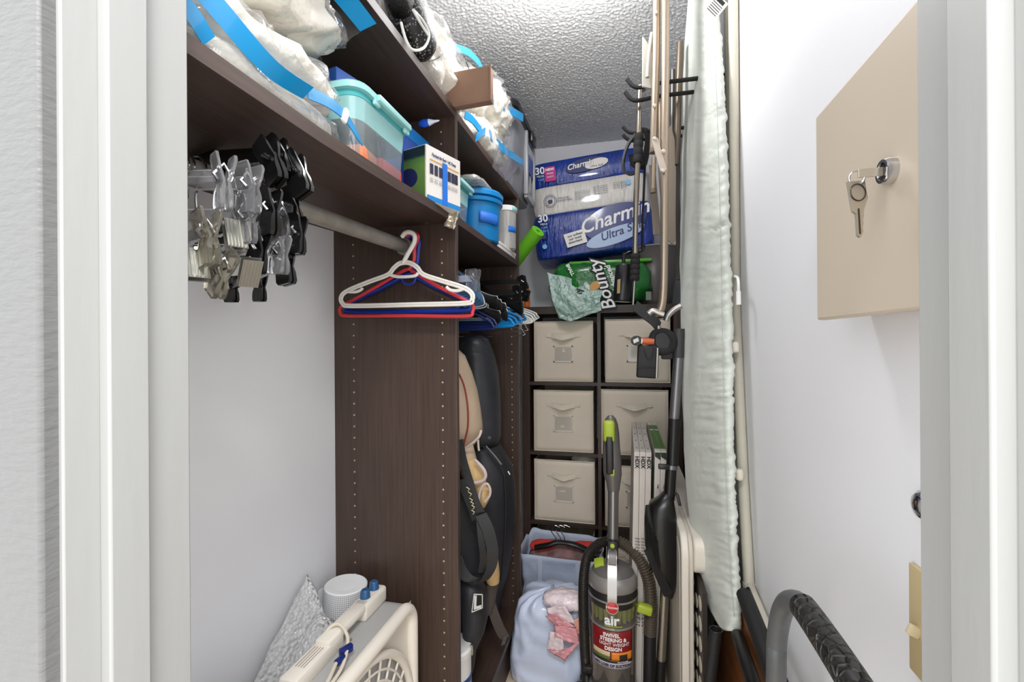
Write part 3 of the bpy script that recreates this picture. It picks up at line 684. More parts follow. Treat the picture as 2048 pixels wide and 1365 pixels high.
# ------------------------------------------------------------------ hangers on the front rod
M_hw = mat('white_hanger_plastic', (226, 222, 214), .35); M_hr = mat('red_hanger_plastic', (196, 52, 58), .35); M_hb = mat('blue_hanger_plastic', (20, 52, 150), .35)
M_clrp = mat('clear_clip_plastic', (240, 240, 242), .06, trans=.93, ior=1.45)
M_clrm = M_clrp
M_clry = mat('yellowed_clip_plastic', (232, 226, 208), .06, trans=.95, ior=1.45)
def tube_hanger(label, Y, pts, hook, m, r=.0042, extra=(), dbl=0.0, group='plastic hangers at the far end of the front rod'):
    """outline traced in the hanger's own plane at depth Y"""
    t = thing('plastic_hanger', label, 'hanger', tuple(aY(*pts[0], Y)), group)
    P = smooth_path([aY(x, y, Y) for x, y in pts], 5, True)
    if dbl:
        n = len(P); N = []
        for i in range(n):
            d = (P[(i + 1) % n] - P[i - 1]).normalized(); N.append(V(d.z, 0, -d.x))
        G().tube([p + q * dbl for p, q in zip(P, N)], r * .62, 8, True).build('frame', m, t)
        G().tube([p - q * dbl for p, q in zip(P, N)], r * .62, 8, True).build('frame_rib', m, t)
    else: G().tube(P, r, 8, True).build('frame', m, t)
    G().tube(smooth_path([aY(x, y, Y + d) for x, y, d in hook], 6), r * 1.1, 8).build('hook', m, t)
    for e in extra: G().tube(smooth_path([aY(x, y, Y) for x, y in e], 5), r * .8, 8).build('notch', m, t)
    return t
tube_hanger('white plastic hanger nearest the camera on the front rod, red one behind it', 1.075,
    [(800, 527), (787, 537), (775, 550), (735, 565), (693, 583), (682, 596), (686, 608), (702, 612), (815, 610), (930, 607), (944, 600), (943, 587), (925, 575), (880, 561), (846, 549), (834, 535), (818, 526)],
    [(806, 527, 0), (816, 508, 0), (828, 486, -.002), (829, 472, -.004), (821, 465, -.004), (811, 466, 0), (804, 474, .004)], M_hw, .0052,
    extra=([(778, 549), (790, 553), (808, 554), (830, 552), (836, 546)], [(697, 584), (712, 584), (722, 580), (725, 576)], [(893, 574), (900, 580), (914, 582), (926, 579)]), dbl=0.0030)
tube_hanger('red plastic hanger hanging just behind the white one on the front rod', 1.095,
    [(812, 540), (760, 570), (700, 604), (682, 614), (681, 626), (696, 632), (815, 632), (930, 633), (945, 624), (945, 610), (930, 601), (870, 570), (828, 545)],
    [(818, 541, 0), (828, 520, 0), (829, 495, 0), (836, 474, 0), (826, 466, 0), (812, 472, 0)], M_hr, .0046)
for i, (dy, dd) in enumerate(((0, 0), (4, .012), (-3, .022))):
    tube_hanger(('royal blue plastic hanger behind the red one on the front rod', 'navy blue plastic hanger, middle of the blue ones by the divider', 'dark blue plastic hanger pressed against the divider behind the others')[i], 1.112 + dd,
    [(816, 548 + dy), (765, 575 + dy), (705, 604 + dy), (694, 614 + dy), (700, 624 + dy), (815, 625 + dy), (925, 622 + dy), (940, 614 + dy), (932, 602 + dy), (870, 574 + dy), (828, 552 + dy)],
    [(822, 548 + dy, 0), (834, 528, 0), (837, 500, 0), (838, 482, 0), (828, 471, 0), (816, 476, 0)], (M_hb, mat('navy_hanger_plastic', (14, 30, 84), .35), M_hb)[i], .0042,
    extra=([(803, 556 + dy), (808, 566 + dy), (818, 569 + dy), (828, 565 + dy), (832, 555 + dy)],) if i == 0 else ())

# clip hangers: hook, flat bar and two sprung clips each
def jaw_profile(h, sgn):
    # wavy outline of one clip jaw seen from the side
    return [(0.0015 * sgn, -h / 2), (0.007 * sgn, -h / 2), (0.0065 * sgn, -h * .22), (0.0035 * sgn, -h * .02), (0.0075 * sgn, h * .22), (0.0105 * sgn, h / 2), (0.0075 * sgn, h / 2), (0.0045 * sgn, h * .22), (0.0012 * sgn, 0.0)]
def clip_parts(t, M, m, h=.055, wd=.024, win=True):
    """M: local z up along the clip, local x across its jaws, local y its width"""
    cl_ = None
    for sg in (-1, 1):
        pr = jaw_profile(h, sg); k = len(pr)
        ys = [(-wd / 2, .82), (-wd / 2 + .003, 1.0), (wd / 2 - .003, 1.0), (wd / 2, .82)]
        rings = [[M @ V(x * 1.0, y, z * s_) for x, z in pr] for y, s_ in ys]
        j = G().loft(rings).build('clip_jaw', m, t, ang=50)
    g = G().tube([M @ V(-.006, -wd * .2, 0), M @ V(-.009, 0, h * .12), M @ V(0, 0, h * .34), M @ V(.009, 0, h * .12), M @ V(.006, wd * .2, 0)], .0022, 6)
    g.build('clip_spring', M_chrome, t)
def clip_hanger(label, px, py, Y, m, barm, tilt=0.0, lean=0.0, turn=0.0, h=.055, wd=.024, hooky=None, length=.30, group=None, wide=False, drop=0.0):
    c = aY(px, py, Y)
    hy = hooky if hooky is not None else Y + .03
    rp = rodp(hy)
    t = thing('clip_hanger', label, 'hanger', tuple(rp + V(0, 0, .02)), group or 'clip hangers bunched on the front rod')
    M = Matrix.Translation(c) @ rotM('Z', turn) @ rotM('Y', tilt) @ rotM('X', lean)
    clip_parts(t, M, m, h, wd)
    # bar from the clip to the far end
    far = c + (V(rp.x, hy, c.z - drop) - c) * 1.9
    up = V(0, 0, .007)
    top = c + V(-.004, 0, h * .12)
    strip([top, far], V(0, .001, .014), .006).build('bar', barm, t)
    clip_parts(t, Matrix.Translation(far + V(0, 0, -h * .1)) @ rotM('Z', turn) @ rotM('Y', -tilt * .3), m, h, wd)
    mid = top.lerp(far, .5)
    hk = [mid, V(rp.x + .004, hy, rp.z - .03), V(rp.x + .022, hy, rp.z), V(rp.x + .012, hy, rp.z + .019), V(rp.x - .006, hy, rp.z + .0205), V(rp.x - .020, hy, rp.z + .005)]
    G().tube(smooth_path(hk, 6), .0018, 6).build('hook', M_chrome, t)
    return t
KB = mat('gloss_black_clip', (14, 14, 15), .22, coat=.3)
blk = [('upper left of the black clips, flared wide', 543, 325, .505, -4, -24, -35, .062, .030), ('black clip hanger, topmost of the bunch near the shelf', 560, 315, .53, 0, -24, -15, .058, .026),
       ('black clip hanger at the right edge of the bunch, big twin jaws', 593, 350, .535, 6, -26, -10, .066, .030),
       ('black clip hanger low in the middle, upright jaws in front', 540, 425, .50, 2, -4, -30, .062, .026), ('black clip hanger behind the upright black jaws', 582, 420, .56, 0, -16, 0, .058, .026),
       ('black clip hanger at the lower right of the bunch', 592, 470, .55, 4, -2, 0, .056, .024), ('black clip hanger lowest of the bunch, tip against the wall', 570, 535, .55, 2, -10, -10, .05, .024), ('black clip hanger low at the left of the black ones', 515, 500, .49, 0, 10, -20, .058, .026)]
for i, (l, px, py, Y, ti, le, tu, h, wd) in enumerate(blk):
    lb = l if l.startswith('black') else 'black clip hanger at the ' + l
    clip_hanger(lb, px, py, Y, KB, KB, ti, le, 88 + tu * .5, h, wd, hooky=.56 + .012 * i, drop=-.03 if py < 400 else .0)
clr = [('clear clip hanger nearest the door jamb, pinkish upright clip', 447, 365, .425, 0, 3, -60, .060, .026, M_clrm), ('clear clip hanger beside the pinkish one, rounded shell', 497, 378, .455, 0, 0, -20, .058, .03, M_clrm),
       ('clear clip hanger in the middle of the bunch below the rounded shell', 492, 440, .46, 0, 2, -20, .056, .026, M_clrm), ('yellowed clear clip hanger with an open frame by the jamb', 415, 478, .40, 0, -6, -50, .060, .034, M_clry),
       ('yellowed clear clip hanger hanging lowest of the bunch', 440, 545, .43, 0, 34, -40, .056, .03, M_clry), ('clear clip hanger low between black clips, rounded end', 557, 510, .52, 0, 2, -10, .052, .026, M_clrm),
       ('clear clip hanger half hidden behind upright black jaws', 568, 440, .545, 0, -10, 0, .05, .02, M_clrm)]
for i, (l, px, py, Y, ti, le, tu, h, wd, m) in enumerate(clr):
    clip_hanger(l, px, py, Y, m, M_clrp, ti, le, 84 + tu * .4, h, wd, hooky=.42 + .018 * i, drop=-.01)
# ribbed steel clips of two metal clip hangers under the clear ones
M_rib = mat('ribbed_steel', (150, 148, 140), .35, .8)
for l, px, py, Y, le, tu in (('steel clip hanger with ribbed jaws under the clear clips', 470, 470, .45, -18, -25), ('steel clip hanger lower down, jaws pointing right', 500, 545, .47, 35, -30), ('steel clip hanger by the jamb, ribbed jaw below the open frame', 392, 530, .40, -25, -30)):
    c = aY(px, py, Y); hy = .45 + random.random() * .08; rp = rodp(hy)
    t = thing('clip_hanger', l, 'hanger', tuple(rp + V(0, 0, .02)), 'clip hangers bunched on the front rod')
    M = Matrix.Translation(c) @ rotM('Z', tu) @ rotM('Y', le)
    for sg in (-1, 1):
        g = G().box((sg * .004, 0, 0), (.0016, .022, .036))
        for k in range(6): g.box((sg * .0052, -.009 + k * .0036, 0), (.0012, .0014, .034))
        g.v = [M @ p for p in g.v]; g.build('clip_jaw', M_rib, t)
    top = c + V(0, 0, .018)
    G().tube([top, V(rp.x, hy, c.z + .03), top + (V(rp.x, hy, c.z + .03) - top) * 1.9], .002, 6).build('bar', M_chrome, t)
    G().tube(smooth_path([V(rp.x, hy, c.z + .03), V(rp.x + .004, hy, rp.z - .03), V(rp.x + .022, hy, rp.z), V(rp.x + .012, hy, rp.z + .019), V(rp.x - .006, hy, rp.z + .0205), V(rp.x - .020, hy, rp.z + .005)], 6), .0018, 6).build('hook', M_chrome, t)

# ------------------------------------------------------------------ hangers crammed into the second bay
R2 = V(-.6, 0, 1.545)
def bay_hanger(label, ex, ey, X, m, r=.004, kind='tube', hw=.20, drop=.11, group=None, hookm=None, Yoff=0.0, thick=.03):
    """hanger on the second rod whose front shoulder ends at pixel (ex, ey) at distance X"""
    e = aX(ex, ey, X); hy = e.y + Yoff; hy = max(1.2, min(1.86, hy))
    top = V(R2.x, hy, e.z + drop); other = V(R2.x - (e.x - R2.x) * .85, hy, e.z); other.x = max(other.x, XL + .008)
    t = thing('hanger', label, 'hanger', tuple(V(R2.x, hy, R2.z + .02)), group)
    if kind == 'tube':
        P = smooth_path([top, top.lerp(e, .55) + V(0, 0, .006), e + V(-.015, 0, .014), e, e + V(-.012, 0, -.014), V(R2.x, hy, e.z - .016), other + V(.012, 0, -.014), other, other + V(.012, 0, .014), top.lerp(other, .55) + V(0, 0, .006)], 5, True)
        G().tube(P, r, 8, True).build('frame', m, t)
    else:       # broad curved shoulders
        P = smooth_path([other, top.lerp(other, .6), top + V(0, 0, .004), top.lerp(e, .45) + V(0, 0, .002), top.lerp(e, .8) + V(0, 0, -.002), e], 6); n = len(P); rings = []
        for i, p in enumerate(P):
            f = abs(i / (n - 1) - .5) * 2; hh = .011 + thick * .5 * f ** 2; ww = .005 + thick * .33 * f ** 2
            if i == n - 1 or i == 0: hh *= .55; ww *= .55
            rings.append([p + V(0, ww * math.cos(a), hh * math.sin(a)) for a in [k * PI / 5 for k in range(10)]])
        G().loft(rings).build('shoulder', m, t)
        if kind == 'suit': G().tube([e + V(-.03, 0, -.012), V(R2.x, hy, e.z - .014), other + V(.03, 0, -.012)], .004, 6).build('crossbar', m, t)
        if kind == 'trim':
            q = [R_[2] + V(0, 0, .001) for R_ in rings]
            G().tube(q, .0015, 5).build('edge_piping', mat('silver_edge', (176, 176, 178), .3, .5), t)
    z0 = top.z + .004; zr = R2.z
    hk = [V(R2.x, hy, z0), V(R2.x + .002, hy, (z0 + zr) / 2 - .01), V(R2.x + .021, hy, zr), V(R2.x + .012, hy, zr + .018), V(R2.x - .004, hy, zr + .0215), V(R2.x - .019, hy, zr + .004)]
    G().tube(smooth_path(hk, 5), .0017, 6).build('hook', hookm or M_chrome, t)
    return t
M_hbk = mat('black_hanger_plastic', (26, 25, 25), .34)
M_sky = mat('bright_blue_hanger', (16, 126, 196), .3)
GH = 'hangers crammed into the second bay'
ORD = ['first', 'second', 'third', 'fourth', 'fifth', 'sixth', 'seventh', 'eighth']
for i, (ex, ey, X) in enumerate(((996, 607, -.41), (1003, 613, -.405), (1012, 620, -.40), (1015, 632, -.395), (1001, 636, -.405))):
    bay_hanger(('black flocked hanger with a silver edge, topmost of its five', 'black flocked hanger with a silver edge, second from the top', 'black flocked hanger with a silver edge, third from the top', 'black flocked hanger with a silver edge, fourth from the top', 'black flocked hanger with a silver edge, lowest of its five')[i], ex, ey, X, M_hbk, kind='trim', group=GH, thick=.026, drop=.09)
bay_hanger('black suit hanger with broad glossy rounded shoulder, outermost of the bay', 1046, 618, -.385, M_hbk, kind='suit', group=GH, thick=.055, drop=.10)
for i, (ex, ey) in enumerate(((1024, 645), (1032, 642), (1040, 638), (1048, 634))):
    bay_hanger('bright blue plastic hanger under the broad black shoulder, %s from the left' % ORD[i], ex, ey, -.388, M_sky, .0048, group='bright blue hangers under the black shoulder', drop=.085)
for i, (ex, ey) in enumerate(((1060, 640), (1065, 637), (1069, 634), (1073, 631))):
    o = bay_hanger('white plastic hanger end by the cube shelf, %s from the left' % ORD[i], ex, ey, -.375, M_white, .004, group='white hangers beside the cube shelf', drop=.085)
bay_hanger('thin wire hanger drooping lowest in the second bay', 1046, 664, -.375, M_chrome, .0014, group=GH, drop=.06)
bay_hanger('thin wire hanger beside the lowest one, slightly higher', 1052, 655, -.372, M_chrome, .0014, group=GH, drop=.07)
for i in range(4): bay_hanger('dark navy hanger low in the second bay, %s from the divider' % ORD[i], 985 + i * 5, 650 - i * 5, -.42, mat('navy_hanger_plastic', (14, 30, 84), .35), .0042, group='dark navy hangers low in the second bay', drop=.09)
# velvet blue hangers' hooks and necks, a tight stack further in
M_vb = mat('teal_blue_velvet', (24, 84, 128), .8, sheen=.5)
for i in range(11):
    Y = 1.30 + i * .021; m = M_vb if i < 8 else mat('pale_wire_vinyl', (196, 200, 204), .35)
    t = thing('hanger', ('blue velvet hanger in the stack behind the clear clip, %s from the divider' % ORD[i]) if i < 8 else 'pale vinyl hanger behind the blue velvet stack, %s from it' % ORD[i - 8], 'hanger', (R2.x, Y, R2.z + .02), 'blue velvet hanger stack' if i < 8 else 'pale hanger stack')
    zc = 1.522 - .004 * i
    P = smooth_path([V(-.6, Y, zc + .02), V(-.53, Y, zc + .008), V(-.475, Y, zc - .02), V(-.452, Y, zc - .055), V(-.47, Y, zc - .075), V(-.6, Y, zc - .075), V(-.74, Y, zc - .07), V(-.70, Y, zc - .01)], 4, True)
    G().tube(P, .0036 if i < 8 else .0024, 6, True).build('frame', m, t)
    G().tube(smooth_path([V(-.6, Y, zc + .02), V(-.598, Y, zc + .03), V(-.58, Y, R2.z + .004), V(-.6, Y, R2.z + .021), V(-.619, Y, R2.z + .004)], 4), .0018, 6).build('hook', m, t)
# clear clip hanger right behind the divider and black clip hangers by the wall
def bay_clip(label, px, py, X, m, tilt, lean, turn, h, wd, barm):
    c = aX(px, py, X); hy = min(1.86, max(1.2, c.y)); t = thing('clip_hanger', label, 'hanger', (R2.x, hy, R2.z + .02), GH)
    clip_parts(t, Matrix.Translation(c) @ rotM('Z', turn) @ rotM('Y', tilt) @ rotM('X', lean), m, h, wd)
    far = V(-.75, hy, c.z + .004); top = c + V(0, 0, h * .1)
    strip([top, far], V(0, .002, .018), .006).build('bar', barm, t)
    G().tube(smooth_path([top.lerp(far, (R2.x - top.x) / (far.x - top.x)), V(R2.x + .003, hy, R2.z - .025), V(R2.x + .021, hy, R2.z), V(R2.x + .01, hy, R2.z + .0185), V(R2.x - .004, hy, R2.z + .0215), V(R2.x - .019, hy, R2.z + .004)], 5), .0017, 6).build('hook', M_chrome, t)
    return t
bay_clip('clear clip hanger just behind the first divider, boxy ribbed clip', 946, 562, -.40, M_clrm, 0, 0, 70, .062, .04, film('clear_bar', (206, 214, 230), .5, .06, 1.0))
bay_clip('black clip hanger nearest the back wall, clip tilted up', 1046, 566, -.375, M_black, 0, -20, 75, .055, .03, M_black)
bay_clip('black clip hanger in the middle, twin jaws beside the back wall', 1034, 588, -.38, M_black, 0, 0, 75, .06, .03, M_black)
bay_clip('black clip hanger with small jaws in front of the orange handle', 1052, 592, -.37, M_black, 0, 12, 75, .045, .024, M_black)
M_orange = mat('orange_plastic', (226, 112, 34), .4)
tag(G().tube(smooth_path([V(-.488, 2.33, KH), V(-.488, 2.33, KH + .04), V(-.488, 2.33, KH + .10)], 5), [.014, .015, .016, .0165, .0165, .0165, .016, .016, .015, .014, .010], 12).build('orange_handle', M_orange), 'orange plastic handle standing on the cube shelf behind the black clips', 'handle')
# ------------------------------------------------------------------ paper goods on top of the cube shelf
M_tpb = mat('tissue_pack_blue', (18, 52, 140), .3, coat=.6, bump=(14, .8, .012), var=(7, .25), stretch=(5, 1, 1), rot=(0, 35, 0))
M_tpw = mat('tissue_pack_white', (214, 210, 204), .35, coat=.6, bump=(14, .8, .012), var=(9, .05), stretch=(5, 1, 1), rot=(0, 35, 0))
M_wrap = film('shrink_wrap', (255, 255, 255), .95, .08, .9, bump=(30, 1.0))
tp = thing('toilet_paper_pack', 'tall shrink-wrapped toilet paper pack, blue and white bands, leaning over the cube shelf', 'toilet paper', (-.15, 2.45, KH + .21))
# local frame on the front face: x right, y up, z out of the face
FT = frame(aY(1072, 520, 2.31), aY(1312, 488, 2.33) - aY(1072, 520, 2.31), V(0, .02, 1))
TW = (aY(1312, 488, 2.33) - aY(1072, 520, 2.31)).length; THt = .495
def tp_block(y0, y1, m, nm, w0=0.0, bul=.009, depth=.33, seed=0):
    def sec(v):
        rr = []
        e = .10
        for k in range(40):
            u = k / 40; a = u * 2 * PI
            cx, cy = math.cos(a), math.sin(a)
            sx = math.copysign(abs(cx) ** .28, cx); sy = math.copysign(abs(cy) ** .28, cy)
            x = TW / 2 + (TW / 2 + bul * (math.sin(PI * v) ** .5) - .008 + w0) * sx; z = -depth / 2 + (depth / 2 + bul * (math.sin(PI * v) ** .5) - .010) * sy
            q = V(x * 8, v * 3 + seed, z * 8)
            n_ = .004 * noise.noise(q * 2.2)
            rr.append(FT @ V(x, y0 + (y1 - y0) * v, z + n_))
        return rr
    vs = [0, .04, .12, .25, .4, .55, .7, .82, .92, .97, 1.0]
    G().loft([sec(v) for v in vs]).build(nm, m, tp, ang=70)
tp_block(.0, .222, M_tpb, 'lower_band', .006, seed=1)
tp_block(.222, .365, M_tpw, 'middle_band', .0, bul=.008, seed=4)
tp_block(.365, .49, M_tpb, 'upper_band', -.004, seed=7)
def tx(s, x, y, size, m=M_inkw, z=.006, **k): return text(s, size, FT @ Matrix.Translation((x, y, z)) @ rotM('Z', k.pop('rot', 0)), m, tp, **k)
M_mag = mat('magenta_print', (186, 40, 128), .35); M_cy = mat('sky_print', (120, 186, 236), .35); M_nav = mat('navy_print_ink', (18, 34, 96), .4); M_tan = mat('pale_print', (222, 216, 210), .4)
def pat(poly, m, nm, z=.0055, th=.001):
    g = G().prism(poly, z, z + th, FT); return g.build(nm, m, tp, smooth=False)
def ell(cx, cy, a, b, n=28, rot=0):
    c, s_ = math.cos(rot), math.sin(rot)
    return [(cx + a * math.cos(k * 2 * PI / n) * c - b * math.sin(k * 2 * PI / n) * s_, cy + a * math.cos(k * 2 * PI / n) * s_ + b * math.sin(k * 2 * PI / n) * c) for k in range(n)]
tx('30', .062, .445, .05, bold=.0012); tx('MEGA', .062, .418, .014); tx('= 60', .062, .40, .016, M_cy)
pat(rrect(.085, .14, .385, .46, .008), M_mag, 'promo_patch'); tx('NEW!', .1125, .445, .017, z=.0068, bold=.0008); tx('MORE', .1125, .425, .013, z=.0068); tx('SHEETS', .1125, .408, .011, z=.0068)
pat(ell(.29, .44, .10, .033, rot=.12), M_nav, 'logo_oval'); pat(ell(.345, .437, .058, .024, rot=.12), M_tan, 'logo_patch', .0066)
tx('Charmin', .265, .443, .038, z=.0072, shear=.3, rot=6, bold=.0006); tx('Ultra Soft', .345, .425, .016, M_nav, z=.0082, shear=.2)
for k in range(5): pat([(.50, .44 - k * .008), (.55, .445 - k * .008), (.55, .447 - k * .008), (.50, .442 - k * .008)], M_inkw, 'small_print_line')
# white middle: seal and print
g = G(); 
for q in (.032, .024): g.tube([FT @ V(.10 + q * math.cos(a), .285 + q * math.sin(a), .0065) for a in [k * PI / 12 for k in range(24)]], .0011, 5, True)
g.build('seal_ring', M_nav, tp); pat(ell(.10, .283, .012, .009), M_nav, 'seal_mark')
tx('RESPONSIBLY', .17, .292, .0105, M_nav, shear=.2); tx('SOURCED FIBERS', .17, .280, .0105, M_nav, shear=.2)
for k in range(6): tx('toilet paper for you and family', .262, .313 - k * .008, .0062, M_ink)
for k in range(5): tx('septic safe and clog safe', .352, .322 - k * .009, .0072, M_ink)
for k in range(4): tx('roto rooter approved', .445, .326 - k * .009, .0072, M_ink)
pat(ell(.487, .318, .012, .013), M_cy, 'print_spot'); pat(ell(.53, .29, .008, .008), M_cy, 'print_spot')
# lower band
tx('30', .055, .200, .052, bold=.0014, z=.0110); tx('MEGA', .058, .172, .014, z=.0110); tx('= 60', .058, .154, .018, M_cy, z=.0110); tx('ROLLS', .058, .137, .012, M_cy, z=.0110)
pat(ell(.052, .058, .012, .012), M_cy, 'print_spot', .0110); pat(ell(.052, .108, .012, .013), M_nav, 'print_spot', .0110)
pat(ell(.405, .135, .155, .085, rot=.18), mat('logo_navy', (20, 38, 112), .35, coat=.3), 'logo_oval', .0090)
pat(ell(.40, .066, .145, .040, rot=.22), mat('logo_ice', (170, 192, 224), .35), 'logo_swoosh', .0095)
tx('Charmin', .40, .155, .098, z=.0112, shear=.32, rot=11, bold=.0016); tx('Ultra Soft', .435, .085, .055, M_nav, z=.0115, shear=.25, rot=12, bold=.0008)
cardp = [(.165, .036), (.265, .052), (.252, .120), (.15, .104)]
pat(cardp, mat('card_white', (230, 228, 224), .4), 'slogan_card', .0120)
for k, s_ in enumerate(('our softest', 'our most', 'absorbent')): tx(s_, .207, .096 - k * .0165, .017, M_ink, z=.0135, rot=9, bold=.0004)
# torn green paper towel bag below it
M_grn = mat('green_towel_film', (30, 104, 42), .28, coat=.4, bump=(24, .8, .012), var=(10, .35))
tb = thing('paper_towel_bag', 'torn green paper towel bag under the toilet paper pack, clear end drooping', 'plastic bag', (-.12, 2.45, KH))
FB = frame(aY(1100, 640, 2.27), V(1, 0, 0), V(0, 0, 1))
G().blob((-.115, 2.46, KH + .118), (.26, .185, .112), .45, .018, 12, 60, 30, seed=31, ridges=.8).build('bag_body', M_grn, tb, ang=180)
G().rbox((-.07, 2.46, KH + .215), (.40, .30, .016), .006, 2).build('bag_fold', mat('lime_film', (92, 172, 58), .3, coat=.3), tb)
def droop(u, v):
    p0 = aY(1095 + 115 * u, 545 + 30 * u, 2.275); p1 = aY(1105 + 95 * u, 600 + 18 * math.sin(u * PI), 2.265); p2 = aY(1118 + 75 * u + 10 * u, 622 + 22 * (1 - abs(u - .25) * 1.4), 2.255)
    q = p0.lerp(p1, min(1, v * 2)) if v < .5 else p1.lerp(p2, v * 2 - 1)
    return q + V(.0, -.012 * math.sin(v * PI) + .02 * fbm(V(u * 4, v * 5, 3)), .006 * fbm(V(u * 5, v * 4, 9)))
M_sea = film('sea_green_film', (168, 206, 192), .32, .1, 1.0, bump=(50, 1.0))
G().grid(droop, 26, 22).build('clear_end', M_sea, tb, ang=180)
g = G()
for x, y, sz, rt, s_, m, sh in ((1204, 570, .088, 108, 'Bounty', M_inkw, .2), (1224, 558, .034, 108, 'Advanced', M_inkw, .2), (1232, 560, .022, 96, 'THE', M_inkw, 0), (1140, 540, .022, -62, 'SMALL', M_inkw, 0), (1158, 592, .05, 96, 'tiny', mat('dark_green_ink', (30, 44, 24), .5), 0)):
    text(s_, sz, Matrix.Translation(aY(x, y, 2.262)) @ rotM('X', 90) @ rotM('Z', rt), m, tb, shear=sh, bold=.001)
text('Bounty', .090, Matrix.Translation(aY(1204, 570, 2.266)) @ rotM('X', 90) @ rotM('Z', 108), M_ink, tb, shear=.2, bold=.006)
pp = ell(0, 0, .028, .02, 16, .6)
G().prism(pp, 0, .001, Matrix.Translation(aY(1190, 572, 2.263)) @ rotM('X', 90)).build('print_patch', mat('rainbow_patch', (206, 150, 80), .4), tb, smooth=False)
G().bb(0, .05, 0, .03, 0, .0008); gg = G().box(aY(1297, 592, 2.268), (.024, .001, .04)); gg.build('barcode', mat('barcode_grey', (120, 130, 120), .5), tb, smooth=False)
# green pool noodle
nt_, nb = aY(1076, 462, 2.02), aY(1032, 520, 2.10)
t = thing('pool_noodle', 'lime green foam pool noodle poking out past the second divider', 'pool noodle', tuple(nb))
d = (nb - nt_); rr_ = .0315
G().tube([nt_ + d * (i * .28) for i in range(14)] if False else [nt_, nt_ + d * .5, nt_ + d * 1.2, nt_ + d * 2.0], rr_, 28).build('foam_tube', mat('lime_foam', (112, 196, 36), .75, bump=(300, .25, .002)), t)
G().tube([nt_ - d.normalized() * .0005, nt_ + d.normalized() * .002], .009, 14).build('core_hole', mat('noodle_core', (62, 132, 14), .8), t)
# ------------------------------------------------------------------ golf bags in the second bay
def px_loft(secs, Y, ry, n=20, e=1.0):
    """upright soft shape from (py, pxL, pxR[, dY]) outlines at depth Y"""
    rings = []
    for q in secs:
        py, l, r = q[:3]; y = Y + (q[3] if len(q) > 3 else 0)
        a, b = aY(l, py, y), aY(r, py, y); c = (a + b) / 2; rx = (b - a).length / 2; w_ = min(ry, rx * 1.25)
        rings.append([c + V(rx * math.copysign(abs(math.cos(t_)) ** e, math.cos(t_)), w_ * math.copysign(abs(math.sin(t_)) ** e, math.sin(t_)), 0) for t_ in [k * 2 * PI / n for k in range(n)]])
    return G().loft(rings)
def wrinkle(g, amp, fr, seed=0):
    g.v = [p + V(fbm(p * fr + V(seed, 0, 0)), fbm(p * fr + V(9, seed, 0)), fbm(p * fr + V(4, 2, seed)) * .5) * amp for p in g.v]; return g
M_golf = mat('black_golf_nylon', (42, 42, 46), .55, bump=(40, .35, .006), var=(8, .15))
M_golfb = mat('charcoal_golf_vinyl', (54, 55, 60), .42, bump=(16, .4, .01), var=(6, .2))
M_tan = mat('tan_golf_fabric', (186, 164, 140), .7, bump=(30, .3, .006), var=(10, .06))
M_tanp = mat('tan_pocket_lining', (198, 166, 116), .75)
M_lil = mat('pale_piping', (196, 178, 172), .6)
M_rp = mat('red_piping', (134, 52, 44), .5)
t = thing('golf_bag', 'black golf travel bag with a hood, standing behind the tan golf bag', 'golf bag', (-.50, 1.72, ZBASE))
wrinkle(px_loft([(672, 934, 962), (678, 926, 975), (690, 922, 981), (715, 922, 989), (745, 922, 995), (800, 924, 999), (840, 926, 1001), (872, 928, 1000), (886, 930, 998)], 1.72, .10, 24), .006, 14, 2).build('hood', M_golfb, t, ang=80)
wrinkle(px_loft([(880, 932, 994), (900, 932, 1004), (930, 934, 1022), (960, 936, 1028), (1000, 938, 1030), (1050, 942, 1029), (1100, 948, 1023), (1150, 955, 1013), (1180, 960, 1004), (1220, 965, 998)], 1.73, .12, 24), .004, 12, 5).build('bag_body', M_golf, t, ang=80)
G().tube(smooth_path([aY(966, 893, 1.615), aY(985, 915, 1.61), aY(1004, 938, 1.605), (aY(1010, 975, 1.605)), aY(1011, 1030, 1.60), aY(1008, 1100, 1.60), aY(1002, 1160, 1.605)], 6), .0035, 6).build('zip', M_blackm, t)
G().tube(smooth_path([aY(972, 893, 1.612), aY(990, 913, 1.605), aY(1003, 930, 1.60)], 5), .003, 6).build('zip_piping', mat('grey_piping', (110, 110, 112), .5), t)
G().tube([aY(1016, 943, 1.60), aY(1020, 950, 1.598)], .003, 6).build('zip_pull', M_steel, t)
G().tube([aY(979, 876, 1.605), aY(979, 876, 1.60)], .006, 10).build('snap_button', M_black, t)
t = thing('golf_bag', 'tan and black golf stand bag with straps, nearest the first divider', 'golf bag', (-.58, 1.45, ZBASE))
wrinkle(px_loft([(700, 880, 916), (712, 870, 928), (745, 862, 941), (780, 858, 951), (820, 856, 958), (850, 856, 962), (866, 858, 962), (885, 860, 950), (900, 862, 938)], 1.46, .11, 24), .003, 12, 7).build('hood', M_tan, t, ang=80)
wrinkle(px_loft([(890, 862, 932), (930, 862, 952), (960, 862, 962), (1000, 862, 972), (1040, 862, 975), (1080, 860, 978), (1130, 858, 985), (1180, 858, 982), (1240, 860, 968), (1300, 862, 950), (1340, 866, 930), (1362, 866, 922)], 1.47, .12, 24), .005, 12, 9).build('bag_body', M_golf, t, ang=80)
G().tube(smooth_path([aY(918, 748, 1.345), aY(928, 772, 1.342), aY(935, 810, 1.340), aY(936, 850, 1.340), aY(930, 880, 1.342), aY(926, 893, 1.345)], 6), .003, 7).build('piping', M_rp, t)
G().tube(smooth_path([aY(932, 896, 1.345), aY(945, 887, 1.342), aY(958, 874, 1.345), aY(962, 862, 1.36)], 6), .004, 7).build('hood_hem', M_lil, t)
